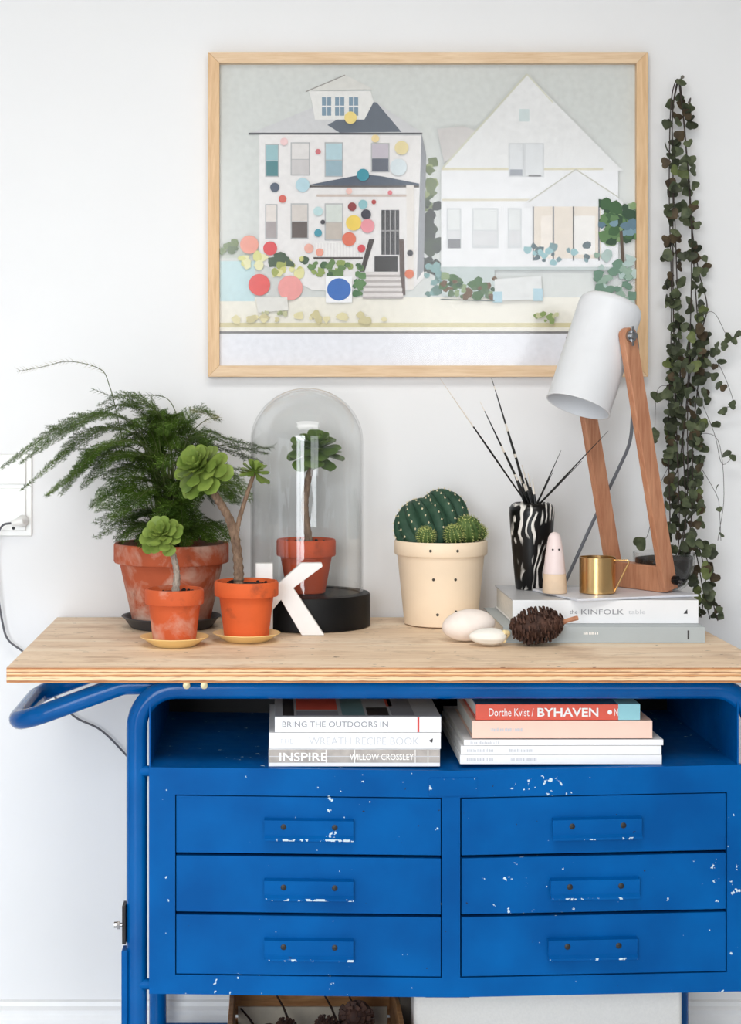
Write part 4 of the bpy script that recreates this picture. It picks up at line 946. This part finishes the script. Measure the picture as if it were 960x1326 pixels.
for s_ in off: MB().tube(spline([vp(a, b, -.01) for a, b in s_], 6), .0005, 5).build('tendril', 'vine_stem', vine)
def heart_leaf(mat):
    pts = [(0, .12), (.30, .0), (.62, .08), (.86, .36), (.84, .68), (.55, 1.0), (.22, 1.28), (0, 1.42), (-.22, 1.28), (-.55, 1.0), (-.84, .68), (-.86, .36), (-.62, .08), (-.30, .0)]
    pts = [(a, b - .75) for a, b in pts]; k = len(pts)
    vs = [(a, -.10 * abs(a) * 2.2 + .0, b) for a, b in pts] + [(a * .97, -.10 * abs(a) * 2.2 + .12, b * .97) for a, b in pts] + [(0, .02, 0), (0, .13, 0)]
    fs = [(2 * k, i, (i + 1) % k) for i in range(k)] + [(2 * k + 1, (i + 1) % k + k, i + k) for i in range(k)] + [(i, i + k, (i + 1) % k + k, (i + 1) % k) for i in range(k)]
    return MB().add(vs, fs).mesh('leaf', mat, 60)
HL = [heart_leaf(m) for m in ('vine_green', 'vine_dark', 'vine_red', 'vine_pale')]
def vleaf(p, s, me=None):
    o = inst('leaf', me or vr.choice([HL[0]] * 5 + [HL[1]] * 4 + [HL[2]] * 2 + [HL[3]] * 1), vine, p, (R(vr.uniform(-50, 45)), R(vr.uniform(-180, 180)), R(vr.uniform(-50, 50))), s * 1.8)
    return o
def zone(n, y0, y1, xf_, wf, s0=.0056, s1=.0085, tr=False):
    for _ in range(n):
        py = vr.uniform(y0, y1); px = xf_(py) + vr.choice((-1, 1)) * wf(py) * vr.random() ** .7
        p = (P(px, py, 3.085 + vr.uniform(-.03, .03)) - vine.location) if tr else vp(px, py, vr.uniform(-.03, .008))
        vleaf(p, vr.uniform(s0, s1))
zone(34, 125, 345, lambda y: 870 + (y - 120) * .005, lambda y: 8)
zone(34, 125, 345, lambda y: 885 + (y - 120) * .062, lambda y: 8)
zone(52, 330, 480, lambda y: 884 + (y - 330) * .05, lambda y: 22 + (y - 330) * .04)
zone(46, 470, 600, lambda y: 888 - (y - 470) * .02, lambda y: 26)
zone(16, 440, 560, lambda y: 918, lambda y: 20, .005, .0075)
zone(46, 590, 715, lambda y: 886, lambda y: 22)
zone(38, 700, 784, lambda y: 904 + (y - 700) * .1, lambda y: 22 - (y - 700) * .12, tr=True)
zone(12, 765, 800, lambda y: 916, lambda y: 18, .004, .006, tr=True)
mass = MB()      # the many small leaves deeper in the tangle, beyond those built singly
for _ in range(210):
    py = vr.choice((vr.uniform(330, 720), vr.uniform(420, 700))); px = 886 + vr.choice((-1, 1)) * 25 * vr.random() ** .8 + (6 if py < 520 else 0)
    m4 = Matrix.Translation(vp(px, py, vr.uniform(-.018, .012))) @ Matrix.Rotation(R(vr.uniform(-50, 50)), 4, 'Z') @ Matrix.Rotation(R(vr.uniform(-180, 180)), 4, 'Y') @ Matrix.Rotation(R(vr.uniform(-50, 50)), 4, 'X') @ Matrix.Scale(vr.uniform(.008, .0125), 4)
    mi = vr.choice((0, 0, 1, 1, 1, 2)); lm = HL[0]; mass.add([m4 @ v.co for v in lm.vertices], [list(p.vertices) for p in lm.polygons], mi)
mo = mass.build('small_leaves', ['vine_green', 'vine_dark', 'vine_red'], vine, smooth=60); mo['kind'] = 'stuff'
for (px, py, s_) in [(882, 106, .007), (955, 433, .0075), (944, 438, .007), (939, 448, .006), (852, 515, .0095), (846, 566, .008), (848, 560, .006), (940, 588, .0075), (950, 592, .005), (932, 660, .004), (934, 692, .0045), (929, 630, .004), (948, 524, .006), (938, 532, .006), (830, 702, .0095), (842, 650, .005), (928, 448, .006), (951, 440, .006), (930, 500, .007)]:
    vleaf(vp(px, py, -.012), s_, HL[0])

# ------------------------------------------------------------------ books in the open shelf
def zsh(px): x = bx(px); return zs - (0.0056 * (1 - (XM - x) / (XM - XLc)) if x < XM else 0.0056 - 0.0095 * (x - XM) / (XRc - XM)) + .0012
db_ = 2.664; y0 = db_ - WALL
sx_ = lambda px: (px - CX) * db_ / F
hh = lambda n_: n_ * db_ / F
gl = 'books in the left stack of the open shelf'; gr = 'books in the right stack of the open shelf'
z = zsh(348) - .0008
t, w, dp, h = book('book', 'greyish-brown patterned book at the bottom of the left shelf stack', sx_(348), sx_(570), y0, y0 + .27, z, hh(22.5), 'book_white', gl, spine='inspire_spine' if 'inspire_spine' in M else 'book_white')
plain('inspire_spine', srgb(176, 168, 162), 0.5, var=0.12, scale=50)
MB().box((-w + .0005, -dp - .0004, h * .22), (w - .0005, -dp, h * .97)).build('spine_photo', 'inspire_spine', t, smooth=0)
for xx in (-.045, .0, .095, .115): MB().box((xx, -dp - .0006, h * .22), (xx + .0012, -dp - .0003, h * .97)).build('spine_line', 'ink_white', t, smooth=0)
MB().box((-w, -dp - .0006, h * .56), (w, -dp - .0003, h * .6)).build('spine_line', 'ink_pale', t, smooth=0)
lettering('INSPIRE', 'ink_white', t, sx_(362) - sx_(459), sx_(424) - sx_(459), h * .55, h * .5, -dp - .0008, .012)
lettering('WILLOW CROSSLEY', 'ink_white', t, sx_(453) - sx_(459), sx_(536) - sx_(459), h * .55, h * .36, -dp - .0008, .008)
z += h + E
t, w, dp, h = book('book', 'white book with pale grey title in the middle of the left shelf stack', sx_(349), sx_(571), y0 - .001, y0 + .25, z, hh(21), 'book_white', gl)
lettering('THE', 'ink_pale', t, sx_(362) - sx_(460), sx_(380) - sx_(460), h * .48, h * .3, -dp - .0004)
lettering('WREATH RECIPE BOOK', 'ink_pale', t, sx_(400) - sx_(460), sx_(543) - sx_(460), h * .48, h * .46, -dp - .0004)
MB().add([(sx_(555) - sx_(460), -dp - .0004, h * .5), (sx_(560) - sx_(460), -dp - .0004, h * .38), (sx_(561) - sx_(460), -dp - .0004, h * .66)], [(0, 1, 2)]).build('emblem', 'ink_dark', t, smooth=0)
z += h + E
t, w, dp, h = book('book', 'white book with dark title and red stripe atop the left shelf stack', sx_(356), sx_(571.5), y0, y0 + .24, z, hh(20), 'book_white', gl, top='cover_grey')
lettering('BRING THE OUTDOORS IN', 'ink_grey', t, sx_(366) - sx_(464), sx_(503) - sx_(464), h * .52, h * .36, -dp - .0004)
MB().box((sx_(541) - sx_(464), -dp - .0005, 0.0005), (sx_(543.5) - sx_(464), -dp, h - .0005)).build('spine_stripe', 'ink_red', t, smooth=0)
cov = MB()
for (a, b, c0, c1, mi) in [(-.118, -.10, .01, .2, 0), (-.096, -.03, .012, .05, 1), (-.096, -.03, .06, .2, 2), (-.024, .012, .012, .2, 3), (.016, .05, .012, .08, 0), (.054, .09, .012, .2, 1), (.05, .06, .09, .2, 2)]:
    cov.add([(a, -dp + c0, h + .0003), (b, -dp + c0, h + .0003), (b, -dp + c1, h + .0003), (a, -dp + c1, h + .0003)], [(0, 1, 2, 3)], mi)
cov.build('cover_photos', ['cover_dark', 'ink_grey', 'book_red', 'cover_teal'], t, smooth=0)
z = zsh(857) - .0008
t, w, dp, h = book('magazine', 'white magazine at the bottom of the right shelf stack', sx_(596), sx_(857.5), y0, y0 + .30, z, hh(12), 'book_white', gr, paperback=True, c=.0008)
faint_print('ink_pale', t, sx_(605) - sx_(727), sx_(640) - sx_(727), h * .55, h * .38, -dp - .0004); faint_print('ink_pale', t, sx_(662) - sx_(727), sx_(694) - sx_(727), h * .55, h * .38, -dp - .0004)
z += h + .0003
t, w, dp, h = book('magazine', 'white magazine second from the bottom of the right shelf stack', sx_(597), sx_(857), y0, y0 + .30, z, hh(11.5), 'book_white', gr, paperback=True, c=.0008)
faint_print('ink_pale', t, sx_(605) - sx_(727), sx_(640) - sx_(727), h * .5, h * .38, -dp - .0004); faint_print('ink_pale', t, sx_(660) - sx_(727), sx_(690) - sx_(727), h * .5, h * .38, -dp - .0004)
z += h + .0003
t, w, dp, h = book('magazine', 'thinnest white magazine, right under the peach book', sx_(600), sx_(859), y0 + .002, y0 + .30, z, hh(7.5), 'book_white', gr, paperback=True, c=.0007, rotz=R(.5))
faint_print('ink_pale', t, sx_(608) - sx_(729), sx_(644) - sx_(729), h * .5, h * .45, -dp - .0004)
z += h + .0016
t, w, dp, h = book('book', 'pale peach book between the red book and the magazines', sx_(612), sx_(846), y0 + .004, y0 + .25, z, hh(23), 'book_peach', gr)
faint_print('ink_pale', t, sx_(636) - sx_(729), sx_(678) - sx_(729), h * .5, h * .22, -dp - .0004)
z += h + E
t, w, dp, h = book('book', 'red book with white title and a light blue end atop the right shelf stack', sx_(617), sx_(830), y0 + .006, y0 + .24, z, hh(20.5), 'book_red', gr, top='cover_blue')
MB().box((sx_(802) - sx_(723.5), -dp - .0005, .0003), (w + .0002, -dp + .001, h + .0003)).build('spine_end', 'book_blue', t, smooth=0)
MB().box((sx_(802) - sx_(723.5), -dp, h), (w, dp - .003, h + .0005)).build('cover_band', 'book_blue', t, smooth=0)
lettering('Dorthe Kvist /', 'ink_white', t, sx_(634) - sx_(723.5), sx_(692) - sx_(723.5), h * .5, h * .5, -dp - .0007)
lettering('BYHAVEN', 'ink_white', t, sx_(697) - sx_(723.5), sx_(776) - sx_(723.5), h * .5, h * .56, -dp - .0007, .02)
MB().lathe([(.0036, 0), (0, .0003)], 16).xf(Matrix.Translation((sx_(791) - sx_(723.5), -dp - .0003, h * .5)) @ Matrix.Rotation(R(90), 4, 'X')).build('emblem', 'ink_white', t, smooth=0)
lettering('N', 'ink_white', t, sx_(797) - sx_(723.5), sx_(801.5) - sx_(723.5), h * .5, h * .46, -dp - .0007)

# ------------------------------------------------------------------ under the cabinet: crate with cones and twigs, white box
zl = .12 + E
cx0, cx1 = P(299, 1300, 2.98).x, P(512, 1300, 2.98).x; cy0, cy1 = 2.73 - WALL, 3.02 - WALL
cr = thing('wooden_crate', 'small wooden crate of cones and twigs under the drawers', 'crate', ((cx0 + cx1) / 2, (cy0 + cy1) / 2, zl))
MB().box((cx0, cy0, zl), (cx1, cy1, zl + .008)).build('bottom_board', 'crate_wood', cr, world=True)
for zz in (zl + .01, zl + .062, zl + .10):
    hgt = .045 if zz < .2 else .035
    MB().box((cx0, cy0, zz), (cx1, cy0 + .008, zz + hgt)).build('slat', 'crate_wood', cr, world=True, bevel=.001)
    MB().box((cx0, cy1 - .008, zz), (cx1, cy1, zz + hgt)).build('slat', 'crate_wood', cr, world=True, bevel=.001)
    MB().box((cx0, cy0 + .008, zz), (cx0 + .008, cy1 - .008, zz + hgt)).build('slat', 'crate_wood', cr, world=True, bevel=.001)
    MB().box((cx1 - .008, cy0 + .008, zz), (cx1, cy1 - .008, zz + hgt)).build('slat', 'crate_wood', cr, world=True, bevel=.001)
MB().box((cx0 + .012, cy1 - .013, zl + .009), (cx1 - .012, cy1 - .0095, zl + .078)).build('paper_lining', 'lining_paper', cr, world=True)
gc = 'cones in the wooden crate'
for (px, py, d_, L, r_, lab, rz) in [(462, 1319, 2.86, .062, .030, 'largest dark open cone in the wooden crate', 1.2), (425, 1332, 2.83, .046, .022, 'dark cone left of the largest one in the crate', .2), (372, 1332, 2.85, .04, .018, 'small reddish-brown cone in the middle of the crate', 0.4), (348, 1338, 2.88, .036, .016, 'small reddish-brown cone nearest the crate\'s left side', 2.0)]:
    c_ = P(px, py, d_); pine_cone(tuple(c_), (.4, .5, rz), L, r_, lab, False, gc, 70)
    # filler bed below the cones
fb = MB(); rf = random.Random(4)
for _ in range(160):
    x = rf.uniform(cx0 + .014, cx1 - .014); y = rf.uniform(cy0 + .014, cy1 - .02); zz = rf.uniform(zl + .012, zl + .034); a = rf.uniform(0, 6.28); l_ = rf.uniform(.006, .012)
    fb.tube([(x - cos(a) * l_, y - sin(a) * l_ * .5, zz), (x, y, zz + .004), (x + cos(a) * l_, y + sin(a) * l_ * .5, zz)], .003, 5)
o = fb.build('wood_shavings', 'cone_scale', None, at=(0, 0, 0)); tag(o, 'bed of brown bark bits lying in the wooden crate', 'bark', kind='stuff')
for (a, b, lab) in [((358, 1288), (374, 1322), 'thin dark twig left of the others in the crate'), ((420, 1288), (436, 1322), 'thin dark twig in the middle of the crate'), ((452, 1288), (458, 1312), 'thick dark twig above the largest cone in the crate'), ((312, 1306), (330, 1330), 'pale short twig in the left corner of the crate')]:
    q = P(a[0], a[1], 2.985); e = P(b[0], b[1], 2.93)
    o = MB().tube([V(0, 0, 0), (e - q) * .5 + V(.002, 0, 0), e - q, (e - q) * 1.6], [.0016, .002, .0024, .0026], 7).build('twig', 'twig_bark', None, at=q); tag(o, lab, 'twig', 'twigs in the wooden crate')
w0, w1 = P(536, 1300, 2.80).x, P(884, 1300, 2.80).x
wb_ = thing('storage_box', 'large off-white canvas storage box beside the crate under the drawers', 'box', ((w0 + w1) / 2, 2.93 - WALL, zl))
MB().box((w0, 2.80 - WALL, zl), (w1, 3.08 - WALL, .305)).build('box_body', 'canvas_white', wb_, world=True, bevel=.006)
MB().box((w0 - .001, 2.797 - WALL, .3055), (w1 + .001, 3.083 - WALL, .326)).build('lid', 'canvas_white', wb_, world=True, bevel=.004)
f0, f1 = P(518, 1300, 2.86).x, P(533, 1300, 2.86).x
o = MB().box((f0, 2.86 - WALL, zl), (f1, 3.08 - WALL, .31)).build('block', 'block_brown', None, at=((f0 + f1) / 2, 2.97 - WALL, zl), world=True, bevel=.002); tag(o, 'dark upright folder between the crate and the white box', 'block')  # plain dark brown block put into the dark gap
